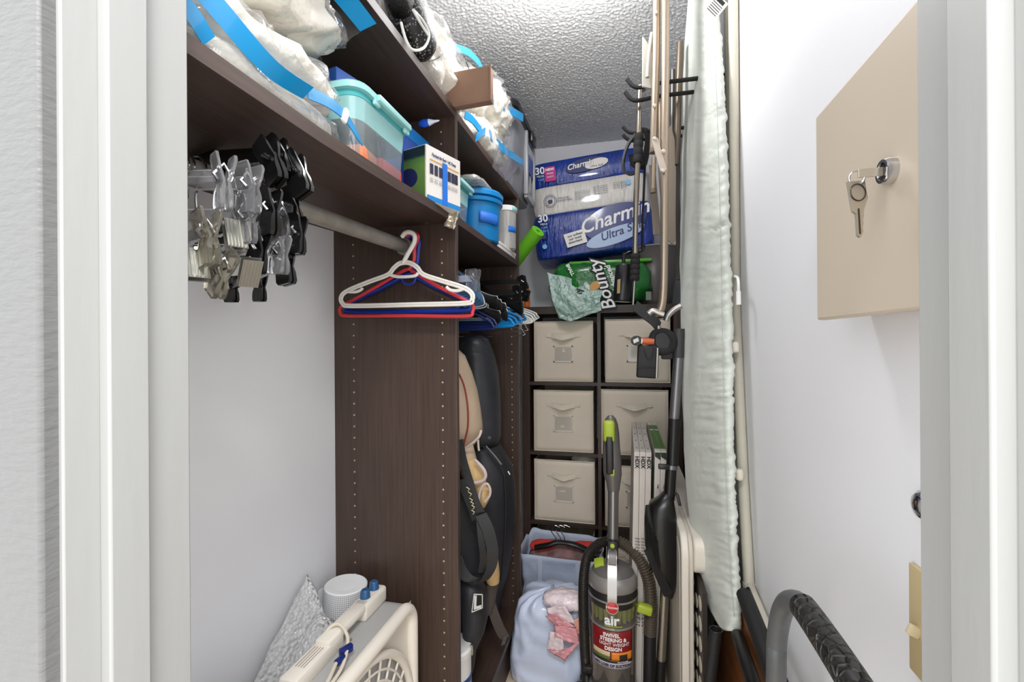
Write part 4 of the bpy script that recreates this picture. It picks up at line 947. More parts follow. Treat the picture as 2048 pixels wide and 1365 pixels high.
# pockets
wrinkle(px_loft([(893, 918, 946), (915, 918, 951), (935, 920, 955), (950, 924, 957), (960, 928, 955)], 1.40, .055, 16), .002, 20).build('pocket', M_tan, t)
px_loft([(918, 928, 951), (932, 926, 957), (950, 926, 969), (965, 930, 971), (975, 936, 964)], 1.385, .05, 16).build('pocket', M_tanp, t)
G().tube(smooth_path([aY(950, 921, 1.345), aY(966, 938, 1.335), aY(971, 952, 1.335), aY(965, 962, 1.335), aY(946, 967, 1.335), aY(932, 968, 1.34)], 6), .0055, 8).build('pocket_rim', M_lil, t)
px_loft([(968, 950, 968), (980, 952, 978), (1000, 956, 978), (1015, 960, 970)], 1.375, .045, 16).build('pocket', M_tanp, t)
G().tube(smooth_path([aY(963, 1018, 1.335), aY(958, 1000, 1.33), aY(962, 978, 1.328), aY(973, 968, 1.328), aY(980, 978, 1.33), aY(979, 992, 1.33), aY(970, 1004, 1.33)], 6), .004, 7).build('pocket_rim', M_lil, t)
G().tube([aY(956, 880, 1.335), aY(957, 896, 1.332), aY(958, 902, 1.332)], .0035, 6).build('zip_pull', mat('pull_cord', (178, 166, 150), .5), t)
# grey flank panel, tan wedge, strap loops
px_loft([(1085, 976, 988), (1100, 974, 992), (1130, 970, 997), (1150, 968, 999), (1165, 975, 998)], 1.40, .03, 12).build('side_wedge', M_tanp, t)
px_loft([(1160, 962, 999), (1180, 965, 994), (1205, 970, 990), (1230, 976, 982)], 1.42, .04, 12).build('side_panel', mat('brown_grey_nylon', (78, 70, 66), .65), t)
M_strap = mat('black_strap', (30, 30, 30), .6, bump=(120, .3, .003))
strip(smooth_path([aY(919, 880, 1.33), aY(926, 920, 1.325), aY(938, 960, 1.32), aY(950, 1000, 1.315), aY(962, 1025, 1.315)], 6), V(.022, .006, .004), .006).build('shoulder_strap', M_strap, t)
strip(smooth_path([aY(922, 960, 1.315), aY(934, 990, 1.31), aY(946, 1020, 1.31), aY(952, 1040, 1.315)], 6), V(.024, .006, .006), .006).build('shoulder_strap', M_strap, t)
for a, b in ((937, 978), (941, 988), (943, 1000), (945, 1007), (947, 1014), (947, 1024)):
    G().tube([aY(a - 4, b - 3, 1.298), aY(a + 2, b + 1, 1.297), aY(a - 1, b + 5, 1.298)], .0016, 5).build('strap_chevron', mat('pale_yellow_print', (206, 196, 150), .5), t)
lp = smooth_path([aY(962, 1030, 1.31), aY(976, 1060, 1.30), aY(985, 1100, 1.295), aY(982, 1135, 1.29), aY(965, 1160, 1.285), aY(940, 1160, 1.285), aY(922, 1140, 1.29), aY(914, 1115, 1.30)], 7)
strip(lp, V(.030, .012, .010), .012).build('carry_strap', M_strap, t)
strip(smooth_path([aY(958, 1032, 1.32), aY(962, 1075, 1.30), aY(966, 1115, 1.30), aY(962, 1145, 1.30)], 6), V(.018, .006, 0), .010).build('carry_strap', M_strap, t)
wrinkle(px_loft([(1160, 925, 962), (1185, 922, 972), (1230, 924, 975), (1265, 926, 968), (1300, 928, 952), (1330, 932, 948), (1345, 934, 945)], 1.34, .05, 18), .004, 18, 3).build('lower_pocket', M_golf, t, ang=80)
FL = frame(aY(956, 1206, 1.277), V(.95, .1, -.05), V(-.12, 0, 1))
G().prism([(-.016, -.028), (.014, -.012), (.012, .026), (-.012, .024)], 0, .002, FL).build('logo_patch', M_black, t, smooth=False)
G().prism([(-.011, .020), (-.004, .021), (-.004, -.010), (.011, -.004), (.011, -.012), (-.011, -.021)], .002, .003, FL).build('logo_letter', mat('logo_white', (212, 210, 206), .5), t, smooth=False)
for a, b in (((-.016, -.028), (.014, -.012)), ((.014, -.012), (.012, .026)), ((.012, .026), (-.012, .024)), ((-.012, .024), (-.016, -.028))): G().tube([FL @ V(*a, .003), FL @ V(*b, .003)], .0015, 5).build('logo_border', mat('logo_white', (0, 0, 0)), t)
G().tube([aY(943, 1290, 1.285), aY(945, 1300, 1.285), aY(944, 1310, 1.286)], .004, 8).build('zip_pull', M_steel, t)
strip(smooth_path([aY(980, 1205, 1.42), aY(992, 1240, 1.44), aY(1003, 1265, 1.46), aY(1010, 1275, 1.47)], 5), V(.028, .004, .012), .008).build('stand_leg', mat('brown_grey_nylon', (0, 0, 0)), t)
strip([aY(1012, 1268, 1.47), aY(1006, 1290, 1.46)], V(.012, .004, .004), .008).build('stand_foot', M_black, t)
# white and blue canister at the foot of the divider
t = thing('canister', 'white canister with a blue label, half hidden behind the first divider at the floor', 'canister', (-.505, 1.28, ZBASE))
Mc = Matrix.Translation((-.505, 1.28, ZBASE))
G().lathe([(.062, 0), (.062, .13)], 32, Mc).build('label_wrap', mat('canister_blue', (96, 150, 206), .35), t); G().lathe([(.0615, .13), (.0625, .135), (.0625, .148)], 32, Mc).build('label_band', mat('canister_navy', (30, 66, 130), .35), t)
G().lathe([(.061, .148), (.061, .205), (.064, .207), (.064, .222), (.058, .228)], 32, Mc).build('canister_top', M_white, t)

# ------------------------------------------------------------------ bags on the floor
M_bagb = mat('pale_blue_nonwoven', (186, 196, 216), .6, bump=(14, .5, .012), var=(6, .06))
t = thing('shopping_bag', 'pale blue shopping bag full of clothes in front of the cube shelf', 'bag', (-.285, 2.12, 0))
def sbag(u, v):
    a = u * 2 * PI; cx, cy = math.cos(a), math.sin(a); x = math.copysign(abs(cx) ** .2, cx); y = math.copysign(abs(cy) ** .2, cy)
    rx = .162 + .022 * v; ry = .085 + .028 * v
    z = .345 * v + .018 * v * (y * .5 + .5) + .022 * v * noise.noise(V(a * 1.3, 2, 5))
    p = V(-.290 + rx * x, 2.135 + ry * y, z); d = fbm(p * 9 + V(1, 4, 2)) * .034 * (.25 + math.sin(min(1, v * 1.1) * PI * .8)) + fbm(p * 24) * .008
    return p + V(cx, cy, 0).normalized() * d
G().grid(sbag, 64, 16, True).build('bag_shell', M_bagb, t, solid=.002, ang=80)
M_strapb = mat('pale_strap', (186, 194, 212), .6)
for x, x2 in ((-.372, -.392), (-.205, -.188)):
    strip(smooth_path([V(x, 2.022, .33), V(x + .002, 2.012, .25), V((x + x2) / 2, 2.010, .18), V(x2, 2.020, .10)], 6), V(.020, 0, .002), .003).build('strap', M_strapb, t)
tag(wrinkle(G().blob((-.29, 2.135, .26), (.15, .085, .10), .6, .02, 14, 40, 20, seed=3), .004, 30).build('clothes', mat('mixed_clothes', (146, 112, 110), .8, var=(22, .5))), 'rumpled clothes filling the blue shopping bag', 'clothes')
tag(wrinkle(G().blob((-.365, 2.13, .345), (.07, .05, .022), .8, .012, 24, 24, 12, seed=8), .003, 30).build('red_cloth', mat('red_cloth', (206, 56, 50), .7)), 'red cloth at the left of the blue shopping bag', 'cloth')
tag(wrinkle(G().blob((-.175, 2.15, .352), (.07, .04, .016), .8, .010, 24, 24, 12, seed=5), .003, 30).build('red_cloth', mat('red_cloth', (0, 0, 0))), 'red cloth at the right of the blue shopping bag', 'cloth')
for i in range(3):
    t = thing('hanger', ('black plastic hanger lying across the blue shopping bag, uppermost', 'black plastic hanger in the blue shopping bag, under the uppermost one', 'black plastic hanger in the blue shopping bag, hook turned back')[i], 'hanger', (-.30, 2.08 + .03 * i, .40), 'black hangers in the blue shopping bag')
    y = 2.055 + .022 * i; z = .385 - .006 * i
    P = smooth_path([V(-.40 + .01 * i, y, z - .02), V(-.34, y - .005, z - .005), V(-.30, y, z + .01), V(-.23, y, z + .008), V(-.16, y + .005, z - .018), V(-.125 + .01 * i, y + .008, z - .034)], 6)
    G().tube(P, [.007 + .006 * abs(k / (len(P) - 1) - .5) * 2 for k in range(len(P))], 8, flat=1.0).build('shoulder', M_black, t)
    G().tube(smooth_path([V(-.295 + .012 * i, y, z + .006), V(-.305 + .016 * i, y - .004, z + .035), V(-.325 + .018 * i, y, z + .062), V(-.31 + .018 * i, y + .004, z + .085), V(-.288 + .02 * i, y + .006, z + .078)], 6), .0020, 7).build('hook', M_chrome, t)
# tied white plastic sack with pink lining
M_sack = mat('white_blue_sack_film', (206, 216, 238), .32, coat=.3, bump=(9, .35, .010), var=(5, .06))
t = thing('plastic_sack', 'tied pale blue-white plastic sack with pink knotted top on the floor', 'plastic bag', (-.315, 1.80, 0))
def sack(u, v):
    a = u * 2 * PI; cx, cy = math.cos(a), math.sin(a); x = math.copysign(abs(cx) ** .45, cx); y = math.copysign(abs(cy) ** .45, cy)
    pr = [(0, .94), (.05, 1.0), (.3, 1.04), (.55, 1.02), (.75, .97), (.88, .86), (.95, .62), (1.0, .01)]
    for (p0, r0), (p1, r1) in zip(pr, pr[1:]):
        if v <= p1: rr = r0 + (r1 - r0) * (v - p0) / (p1 - p0); break
    p = V(-.300 + .134 * rr * x + .02 * v, 1.805 + .11 * rr * y, .33 * v)
    d = .012 * fbm(p * 10 + V(2, 2, 2)) + .007 * (0.5 - abs(noise.noise(V(a * 1.6, v * 5 + a, 3)))) * 2 + (.010 * math.sin(a * 11 + v * 3) * max(0, v - .72) / .28)
    return p + V(cx, cy, .3) * d
G().grid(sack, 72, 40, True).build('sack_body', M_sack, t, ang=180)
M_pink = mat('pink_film', (228, 158, 166), .32, coat=.3, bump=(30, .8, .01), var=(12, .12)); M_pale = mat('pale_pink_film', (236, 218, 222), .3, coat=.3, bump=(40, .8, .01), var=(10, .1))
kn = aY(1132, 1212, 1.70)
wrinkle(G().blob(kn + V(-.005, .03, .005), (.085, .05, .032), .8, .010, 22, 36, 16, seed=2, ridges=.8), .003, 40).build('gathered_top', M_pale, t, ang=180)
def flap(pts, m, nm, amp=.008):
    (a, b, c, d) = [aY(x, y, Y) for x, y, Y in pts]
    def fn(u, v): 
        q = a.lerp(b, u).lerp(d.lerp(c, u), v); return q + V(fbm(V(u * 3, v * 3, 1)), -abs(fbm(V(u * 4, v * 4, 7))) * 2, fbm(V(u * 3, v * 3, 4))) * amp
    G().grid(fn, 12, 12).build(nm, m, t, solid=.0015, ang=180)
flap([(1092, 1216, 1.665), (1130, 1212, 1.655), (1152, 1248, 1.66), (1100, 1242, 1.665)], M_pale, 'knot_flap')
flap([(1090, 1232, 1.662), (1112, 1228, 1.655), (1152, 1256, 1.655), (1110, 1252, 1.662)], M_pink, 'knot_flap')
flap([(1110, 1250, 1.655), (1152, 1258, 1.648), (1160, 1290, 1.652), (1108, 1276, 1.655)], M_pink, 'knot_flap')
flap([(1100, 1262, 1.658), (1126, 1272, 1.652), (1128, 1308, 1.652), (1094, 1300, 1.66)], M_pale, 'knot_flap')
flap([(1094, 1300, 1.655), (1124, 1302, 1.650), (1158, 1286, 1.652), (1130, 1322, 1.655)], M_pink, 'knot_flap')
flap([(1148, 1240, 1.66), (1166, 1235, 1.668), (1166, 1268, 1.668), (1150, 1272, 1.662)], mat('peach_film', (226, 160, 140), .35), 'knot_flap')
flap([(1012, 1310, 1.80), (1030, 1316, 1.78), (1030, 1345, 1.78), (1020, 1330, 1.80)], M_sack, 'loose_corner', .004)
# ------------------------------------------------------------------ upright vacuum cleaner
VX, VY = -.045, 1.62
t = thing('vacuum_cleaner', 'grey upright vacuum cleaner with lime green accents and a clear dust canister', 'vacuum cleaner', (VX, VY, 0))
vac = t
M_vg = mat('vacuum_grey', (112, 108, 106), .34, .25); M_vd = mat('vacuum_dark', (40, 38, 38), .35); M_vs = mat('vacuum_silver', (168, 164, 160), .28, .5)
M_lime = mat('lime_plastic', (166, 184, 56), .4); M_cone = mat('dull_lime_cones', (172, 192, 70), .45)
M_can = film('smoky_canister', (206, 198, 190), .88, .06, .8)
Mv = Matrix.Translation((VX, VY, 0))
def vl(prof, m, nm, n=48, par=None, M=None): return G().lathe(prof, n, M or Mv).build(nm, m, par or vac)
vl([(.088, .02), (.092, .03), (.086, .11), (.078, .135)], M_vg, 'lower_housing')
G().rbox((VX, VY - .05, .045), (.28, .22, .07), .02, 3).build('floor_head', M_vd, vac)
for s_ in (-1, 1): G().lathe([(.035, -.012), (.035, .012)], 20, Matrix.Translation((VX + s_ * .11, VY + .10, .036)) @ rotM('Y', 90)).build('wheel', M_black, vac)
vl([(.074, .135), (.076, .14), (.0765, .417), (.076, .422)], M_can, 'dust_canister')
vl([(.058, .14), (.060, .375), (.058, .385)], mat('inner_shroud', (64, 58, 56), .5), 'inner_shroud')
vl([(.0775, .350), (.078, .352), (.078, .355), (.0775, .357)], M_vs, 'canister_ring')
for k in range(9):
    a = math.radians(-162 + k * 18)
    G().lathe([(.011, .0), (.007, -.052), (.006, -.054)], 12, Mv @ Matrix.Translation((.0645 * math.cos(a), .0645 * math.sin(a), .422))).build('cyclone_cone', M_cone, vac)
vl([(.0785, .417), (.082, .422), (.083, .452), (.080, .467)], M_vd, 'collar')
vl([(.0805, .437), (.0838, .439), (.0838, .444), (.0805, .446)], M_vs, 'collar_stripe')
vl([(.0795, .467), (.083, .472), (.082, .492), (.072, .512), (.070, .513)], M_vs, 'dome_ring')
vl([(.071, .511), (.066, .522), (.045, .534), (.001, .538)], M_vg, 'dome')
# carry handle running over the dome to the front
P = smooth_path([V(VX, VY + .01, .585), V(VX, VY - .03, .565), V(VX, VY - .066, .52), V(VX, VY - .086, .470), V(VX, VY - .087, .43)], 6)
strip(P, V(.030, 0, 0), .014).build('carry_handle', M_vs, vac)
P2 = smooth_path([V(VX, VY + .008, .588), V(VX, VY - .025, .576), V(VX, VY - .052, .553)], 5)
strip(P2, V(.026, 0, 0), .016).build('handle_grip', M_vg, vac)
G().rbox((VX, VY + .012, .560), (.036, .05, .11), .008, 2).build('wand_socket', M_vd, vac)
G().lathe([(.008, 0), (.008, .004), (.006, .006)], 16, Matrix.Translation((VX, VY - .016, .600)) @ rotM('X', 35)).build('release_button', M_lime, vac)
G().rbox((VX - .045, VY - .005, .535), (.036, .04, .014), .005, 2, rotM('Y', -18) @ rotM('X', 18)).build('lid_latch', M_lime, vac)
# emblem
Me = frame((VX, VY - .0935, .437), (1, 0, 0), (0, .1, 1))
G().lathe([(.0205, -.004), (.0205, .002), (.018, .003)], 28, Me).build('emblem', mat('emblem_red', (186, 34, 34), .3, coat=.3), vac)
G().tube([Me @ V(.0195 * math.cos(a), .0195 * math.sin(a), .003) for a in [k * PI / 12 for k in range(24)]], .0014, 5, True).build('emblem_ring', M_vs, vac)
text('Hoover', .0125, Me @ Matrix.Translation((0, 0, .0032)), M_inkw, vac, shear=.2)
# wand and handle
G().tube([V(VX, VY + .02, .58), V(VX + .003, VY + .035, .80)], .0185, 20).build('wand_tube', mat('wand_grey_metal', (142, 140, 138), .3, .7), vac)
G().tube([V(VX, VY + .021, .59), V(VX, VY + .022, .605)], .0225, 20).build('wand_collar', M_vd, vac)
hp = [(V(VX + .003, VY + .033, .775), .0205), (V(VX + .003, VY + .034, .80), .024), (V(VX + .001, VY + .035, .83), .031), (V(VX - .001, VY + .036, .88), .0315), (V(VX - .003, VY + .038, .92), .030), (V(VX - .004, VY + .04, .97), .0285), (V(VX - .005, VY + .04, 1.005), .025), (V(VX - .005, VY + .04, 1.026), .018), (V(VX - .005, VY + .04, 1.036), .008)]
G().tube([p for p, r in hp], [r for p, r in hp], 20, flat=1.0).build('handle_body', M_vg, vac)
G().rbox((VX - .008, VY + .006, .905), (.026, .014, .135), .007, 3, rotM('Y', -1)).build('grip_loop', M_vd, vac)
G().rbox((VX - .010, VY + .013, .985), (.040, .026, .078), .012, 3).build('grip_pad', M_lime, vac)
G().rbox((VX + .001, VY + .0035, .845), (.014, .006, .022), .002, 2).build('lock_button', M_lime, vac)
# corrugated hose looping over the top
def hose(pts, r0, nm, m, pitch=.0085, amp=.0028):
    P = smooth_path(pts, 40); out = []; rs = []; acc = 0
    for i, p in enumerate(P):
        if i: acc += (p - P[i - 1]).length
        out.append(p); rs.append(r0 + amp * math.cos(acc / pitch * 2 * PI))
    # resample evenly
    L = acc; n = int(L / (pitch / 6)); q = []; rr = []; acc = 0; i = 0; d = 0
    for k in range(n + 1):
        s_ = L * k / n
        while i < len(P) - 2 and d + (P[i + 1] - P[i]).length < s_: d += (P[i + 1] - P[i]).length; i += 1
        seg = (P[i + 1] - P[i]).length or 1e-6
        q.append(P[i].lerp(P[i + 1], min(1, (s_ - d) / seg))); rr.append(r0 + amp * math.cos(s_ / pitch * 2 * PI))
    return G().tube(q, rr, 14).build(nm, m, vac)
M_hose = mat('brown_grey_hose', (104, 94, 82), .3, .3)
hose([V(VX - .01, VY + .065, .585), V(VX + .035, VY + .06, .58), V(VX + .085, VY + .045, .545), V(VX + .118, VY + .03, .48), V(VX + .125, VY + .02, .40), V(VX + .122, VY + .02, .30)], .0195, 'hose', M_hose)
hose([V(VX - .01, VY + .065, .585), V(VX - .05, VY + .06, .572), V(VX - .088, VY + .05, .53), V(VX - .102, VY + .04, .46), V(VX - .104, VY + .035, .36), V(VX - .10, VY + .03, .22), V(VX - .092, VY + .03, .08)], .0165, 'hose', mat('dark_hose', (52, 48, 44), .35, .2), .006, .0016)
G().tube([V(VX + .122, VY + .02, .30), V(VX + .118, VY + .02, .09)], .021, 16).build('hose_cuff', M_vd, vac)
G().rbox((VX + .104, VY - .012, .40), (.05, .03, .03), .008, 3, rotM('Y', 12)).build('hose_clip', M_lime, vac)
G().rbox((VX - .085, VY - .0, .16), (.03, .02, .025), .004, 2).build('hose_clip', M_vd, vac)
# labels wrapped on the canister
def wrap(y0, y1, a0, a1, m, nm, r=.0782, th=.0006):
    G().grid(lambda u, v: V(VX + r * math.sin(math.radians(a0 + (a1 - a0) * u)), VY - r * math.cos(math.radians(a0 + (a1 - a0) * u)), y0 + (y1 - y0) * v), 16, 4).build(nm, m, vac, solid=th)
def wtext(s, x0, z0, size, m, nm='lettering', r=.0792, **k):
    def bend(p): a = (p.x + x0) / r; return V(VX + (r + p.z) * math.sin(a), VY - (r + p.z) * math.cos(a), z0 + p.y)
    text(s, size, None, m, vac, name=nm, bend=bend, **k)
wtext('air', -.002, .384, .046, M_inkw, bold=.0014); wrap(.3635, .3665, -20, 24, M_lime, 'logo_underline', .0788)
wtext('LITE', .002, .356, .012, mat('olive_ink', (140, 150, 70), .5))
wrap(.250, .348, -58, 52, mat('label_red', (132, 26, 28), .4), 'label')
for s_, z_, sz, x_ in (('SWIVEL', .335, .0165, -.004), ('STEERING &', .320, .0165, .002), ('LIGHT WEIGHT', .3055, .0148, .006), ('DESIGN', .291, .0165, .002)): wtext(s_, x_, z_, sz, M_inkw, bold=0.0 if 'LIGHT' in s_ else .0005)
wrap(.255, .281, -54, -6, mat('label_photo_cream', (206, 186, 150), .4), 'label_photo', .0790); wrap(.255, .267, -54, -6, mat('label_photo_green', (92, 104, 50), .4), 'label_photo', .0793)
wrap(.255, .281, -3, 50, mat('label_photo_orange', (226, 134, 42), .4), 'label_photo', .0790); wrap(.255, .274, 16, 36, mat('label_photo_dark', (54, 40, 32), .4), 'label_photo', .0793)
wrap(.246, .254, -58, 52, M_vd, 'label_strip', .0786); wtext('MULTI-FLOOR', .034, .250, .006, M_inkw, r=.0798)
wrap(.227, .246, -52, 50, mat('label_lilac', (176, 168, 180), .4), 'label_strip', .0786); wtext('NO LOSS OF SUCTION', .0, .2365, .0122, M_ink, r=.0795, bold=.0004)

# ------------------------------------------------------------------ furnace filters
M_fw = mat('filter_card_white', (206, 198, 190), .6, var=(14, .03))
def filter_box(label, x0, z1=.912, y0=1.66, y1=2.26, th=.0188, lean=.022, green=False):
    t = thing('filter_box', label, 'air filter', (x0, (y0 + y1) / 2, 0), 'boxed air filters standing on edge')
    def P(x, y, z): return V(x0 + x - lean * (1 - z / z1), y, z)
    g = G(); g.v = [P(x, y, z) for z in (0, z1) for y in (y0, y1) for x in (0, th)]; g.f = [[0, 2, 3, 1], [4, 5, 7, 6], [0, 1, 5, 4], [2, 6, 7, 3], [0, 4, 6, 2], [1, 3, 7, 5]]
    g.build('card_box', M_fw, t, smooth=False, bevel=.0008)
    F = frame(P(th / 2, y0 - .0006, z1), (1, 0, 0), (lean / z1, 0, 1))
    return t, F, P
for i in range(3):
    t, F, P = filter_box(('white boxed air filter, leftmost of the standing row', 'white boxed air filter, second from the left of the row', 'white boxed air filter, third from the left, next to the green one')[i], .029 + i * .0197)
    text('HDX', .019, F @ Matrix.Translation((0, -.035, .0005)) @ rotM('Z', -90), M_ink, t, bold=.0006)
    for k in range(9): text('filtre', .008, F @ Matrix.Translation((0, -.30 - k * .0105, .0005)), M_ink, t)
    text('21.2 x 21.2', .02, F @ Matrix.Translation((0, -.56, .0005)) @ rotM('Z', 90), M_ink, t)
    for k in range(4):
        text('AIR', .010, frame(P(.0094, 1.72 + k * .13, .9128), (0, -1, 0), (1, 0, 0)), mat('faint_ink', (150, 144, 138), .6), t)
M_fg = mat('filter_green', (62, 112, 40), .45)
for i in range(2):
    t, F, P = filter_box(('green-topped boxed air filter beside the plain white ones', 'green-topped boxed air filter at the right end of the row')[i], .098 + i * .0197, z1=.918)
    g = G(); g.v = [P(x, y, z) for z in (.918, .9188) for y in (1.70, 2.16) for x in (.0005, .0183)]; g.f = [[0, 2, 3, 1], [4, 5, 7, 6], [0, 1, 5, 4], [2, 6, 7, 3], [0, 4, 6, 2], [1, 3, 7, 5]]; g.build('top_label', M_fg, t, smooth=False)
    text('3M', .018, frame(P(.0094, 2.05, .9192), (0, -1, 0), (1, 0, 0)), M_inkw, t, bold=.0006)
    g = G(); g.v = [F @ V(x, y, .0006) for x, y in ((-.009, -.004), (.009, -.004), (.009, -.03), (-.009, -.018))]; g.f = [[0, 1, 2, 3]]; g.build('corner_mark', mat('deep_green_ink', (24, 48, 30), .5), t, smooth=False, solid=.0004)
    G().tube([F @ V(.0055 * math.cos(a), -.19 + .0055 * math.sin(a), .0006) for a in [k * PI / 8 for k in range(16)]], .0009, 5, True).build('recycle_mark', M_ink, t)
    text('filter', .008, F @ Matrix.Translation((0, -.12, .0005)) @ rotM('Z', 90), M_ink, t)
    if i == 0:
        g = G(); g.v = [P(-.0006, y, z) for z in (.3, .86) for y in (1.663, 1.70)]; g.f = [[0, 1, 3, 2]]; g.build('side_label', M_fg, t, smooth=False, solid=.0008)
# ------------------------------------------------------------------ long-handled dustpan
t = thing('lobby_dustpan', 'black lobby dustpan with a long silver handle hanging beside the filters', 'dustpan', tuple(aY(1340, 1195, 1.5)))
M_alu = mat('pole_aluminium', (128, 128, 130), .34, .8)
G().tube([aY(1358, 658, 1.50), aY(1357, 716, 1.50)], .0165, 16).build('top_grip', mat('grey_grip', (58, 58, 60), .55), t)
G().tube([aY(1357, 716, 1.50), aY(1348, 845, 1.50)], .0150, 16).build('pole', M_alu, t)
G().tube([aY(1349, 838, 1.495), aY(1345, 930, 1.495)], .0185, 16).build('sleeve', M_black, t)
G().tube([aY(1344, 928, 1.495), aY(1343, 938, 1.495)], .0165, 16).build('pole_collar', M_alu, t)
G().tube([aY(1342, 938, 1.495), aY(1338, 1000, 1.495)], .0165, 16).build('lower_pole', M_black, t)
G().rbox(aY(1328, 934, 1.485), (.034, .012, .016), .003, 2).build('broom_clip', M_black, t)
G().tube(smooth_path([aY(1345, 988, 1.49), aY(1354, 990, 1.485), aY(1358, 1003, 1.48), aY(1360, 1012, 1.48)], 5), .0045, 8).build('swing_latch', M_black, t)
secs = [(985, 1326, 1346), (996, 1316, 1347), (1008, 1299, 1349), (1030, 1293, 1353), (1060, 1291, 1356), (1095, 1292, 1357), (1125, 1299, 1356), (1155, 1312, 1354), (1180, 1327, 1350), (1195, 1335, 1346)]
px_loft(secs, 1.50, .05, 22, .75).build('pan_hood', M_black, t, ang=60)
g = G()
px_loft([(1012, 1291, 1300), (1040, 1289, 1306), (1090, 1290, 1322), (1110, 1294, 1324)], 1.462, .012, 12).build('grille_panel', M_blackm, t)
for k in range(7):
    a = aY(1292 + k * 3.6, 1030 + k * 9, 1.446); b = aY(1294 + k * 4.2, 1085 + k * 9, 1.446)
    G().tube([a, b], .0022, 6).build('grille_slat', M_black, t)
strip([aY(1296, 1098, 1.455), aY(1314, 1140, 1.452), aY(1336, 1190, 1.456)], V(.022, .01, .010), .008).build('pan_lip', M_blackm, t)
# broom pole behind it
t = thing('broom_pole', 'plain steel pole standing on the floor behind the vacuum hose', 'pole', tuple(aY(1318, 1365, 1.62)))
G().tube([aY(1331, 1150, 1.60), aY(1322, 1330, 1.60)], .0145, 16).build('pole', M_steel, t)
G().tube([aY(1323, 1320, 1.60), aY(1318, 1400, 1.60), V(aY(1318, 1400, 1.60).x, 1.60, 0.0)], .0165, 14).build('pole_foot', M_black, t)

# ------------------------------------------------------------------ white folding table, standing on edge
t = thing('folding_table', 'white plastic folding table stored on edge along the right wall', 'table', (.165, 1.8, 0))
M_tab = mat('table_plastic', (214, 206, 194), .45, bump=(200, .1, .001))
def yz_panel(poly, x0, x1):
    g = G(); n = len(poly); g.v = [V(x, y, z) for x in (x0, x1) for y, z in poly]; g.f = [list(range(n)), list(range(2 * n - 1, n - 1, -1))] + [[k, (k + 1) % n, n + (k + 1) % n, n + k] for k in range(n)]; return g
def yz_round(y0, y1, z0, z1, r, k=6):
    return [(a, b) for a, b in rrect(y0, y1, z0, z1, r, k)]
yz_panel(yz_round(1.345, 2.24, .0, .755, .06), .148, .168).build('table_top', M_tab, t, bevel=.004, ang=50)
yz_panel(yz_round(1.35, 2.235, .005, .75, .055), .168, .180).build('table_skirt', mat('table_skirt_plastic', (196, 188, 176), .5), t, bevel=.003, ang=50)
yz_panel(yz_round(1.34, 2.235, .655, .752, .03), .180, .228).build('hinge_end', M_tab, t, bevel=.004, ang=50)
yz_panel(yz_round(1.39, 2.20, .045, .71, .05), .1472, .1485).build('raised_face', M_tab, t, ang=50)
# underside of its other leaf, with the gap's shade put into the dark colour
t = thing('table_underside', 'underside of the folded white table with rows of pale ovals, gap shade painted dark', 'panel', (.197, 1.38, 0))
yz_panel([(1.26, 0), (1.50, 0), (1.50, .645), (1.275, .645)], .190, .202).build('panel_board', mat('gap_shade_dark', (44, 38, 34), .5), t, smooth=False)
M_oval = mat('pale_panel_insert', (196, 186, 166), .55)
for i in range(3):
    for k in range(11):
        cy, cz = 1.31 + i * .065, .06 + k * .054 + (.027 if i % 2 else 0)
        if cz < .62: yz_panel([(cy + .022 * math.cos(a), cz + .018 * math.sin(a)) for a in [q * PI / 8 for q in range(16)]], .1885, .1905).build('oval_insert', M_oval, t)
# black tubes
t = thing('metal_tube', 'black open-ended metal tube standing under the ironing board tip', 'tube', (.2, 1.15, 0))
a, b = aY(1432, 1260, 1.15), aY(1419, 1365, 1.15); d = b - a; c = a + d * (a.z / -d.z)
G().tube([a, b, c], .0135, 18, cap=False).build('tube_wall', M_blackm, t); G().tube([a + V(0, 0, -.012), a + V(0, 0, -.014)], .0125, 18).build('tube_plug', M_ink, t)
G().tube([a + V(.0135 * math.cos(q), .0135 * math.sin(q), 0) for q in [k * PI / 10 for k in range(20)]], .0016, 6, True).build('tube_rim', M_black, t)
t = thing('metal_bar', 'flat black metal bar leaning between the table underside and the open tube', 'bar', (.19, 1.2, 0))
a, b = aY(1424, 1180, 1.42), aY(1409, 1365, 1.42); d = b - a; c = a + d * (a.z / -d.z)
strip([a, b, c], V(.020, .0, 0), .02).build('bar', M_blackm, t)
# wooden board along the wall
t = thing('wooden_board', 'brown wooden board leaning along the right wall under the ironing board', 'board', (.26, 1.6, 0))
yz_panel([(2.26, 0), (2.26, .93), (1.5, .66), (.98, .62), (.98, 0)], .269, .281).build('board', wood('brown_board_wood', (112, 66, 32), (142, 88, 46), (30, 4, 30), .5, .1), t, smooth=False, bevel=.001)
# black folding-frame legs
t = thing('folding_stand', 'black metal folding stand legs crossing in front of the wooden board', 'stand', (.27, 1.0, 0))
def floor_leg(p, q):
    d = q - p; e = q + d * .5; return [p, q, e, V(e.x, e.y - .02, 0)]
lg = floor_leg(aX(1488, 1190, .262), aX(1552, 1365, .258)); G().tube(lg, .0165, 12).build('leg', M_blackm, t)
lg = floor_leg(aX(1475, 1272, .252), aX(1506, 1365, .244)); G().tube(lg, .0150, 12).build('leg', M_black, t)
lg = floor_leg(aX(1496, 1178, .286), aX(1572, 1365, .284)); G().tube(lg, .005, 8).build('edge_strip', M_black, t)

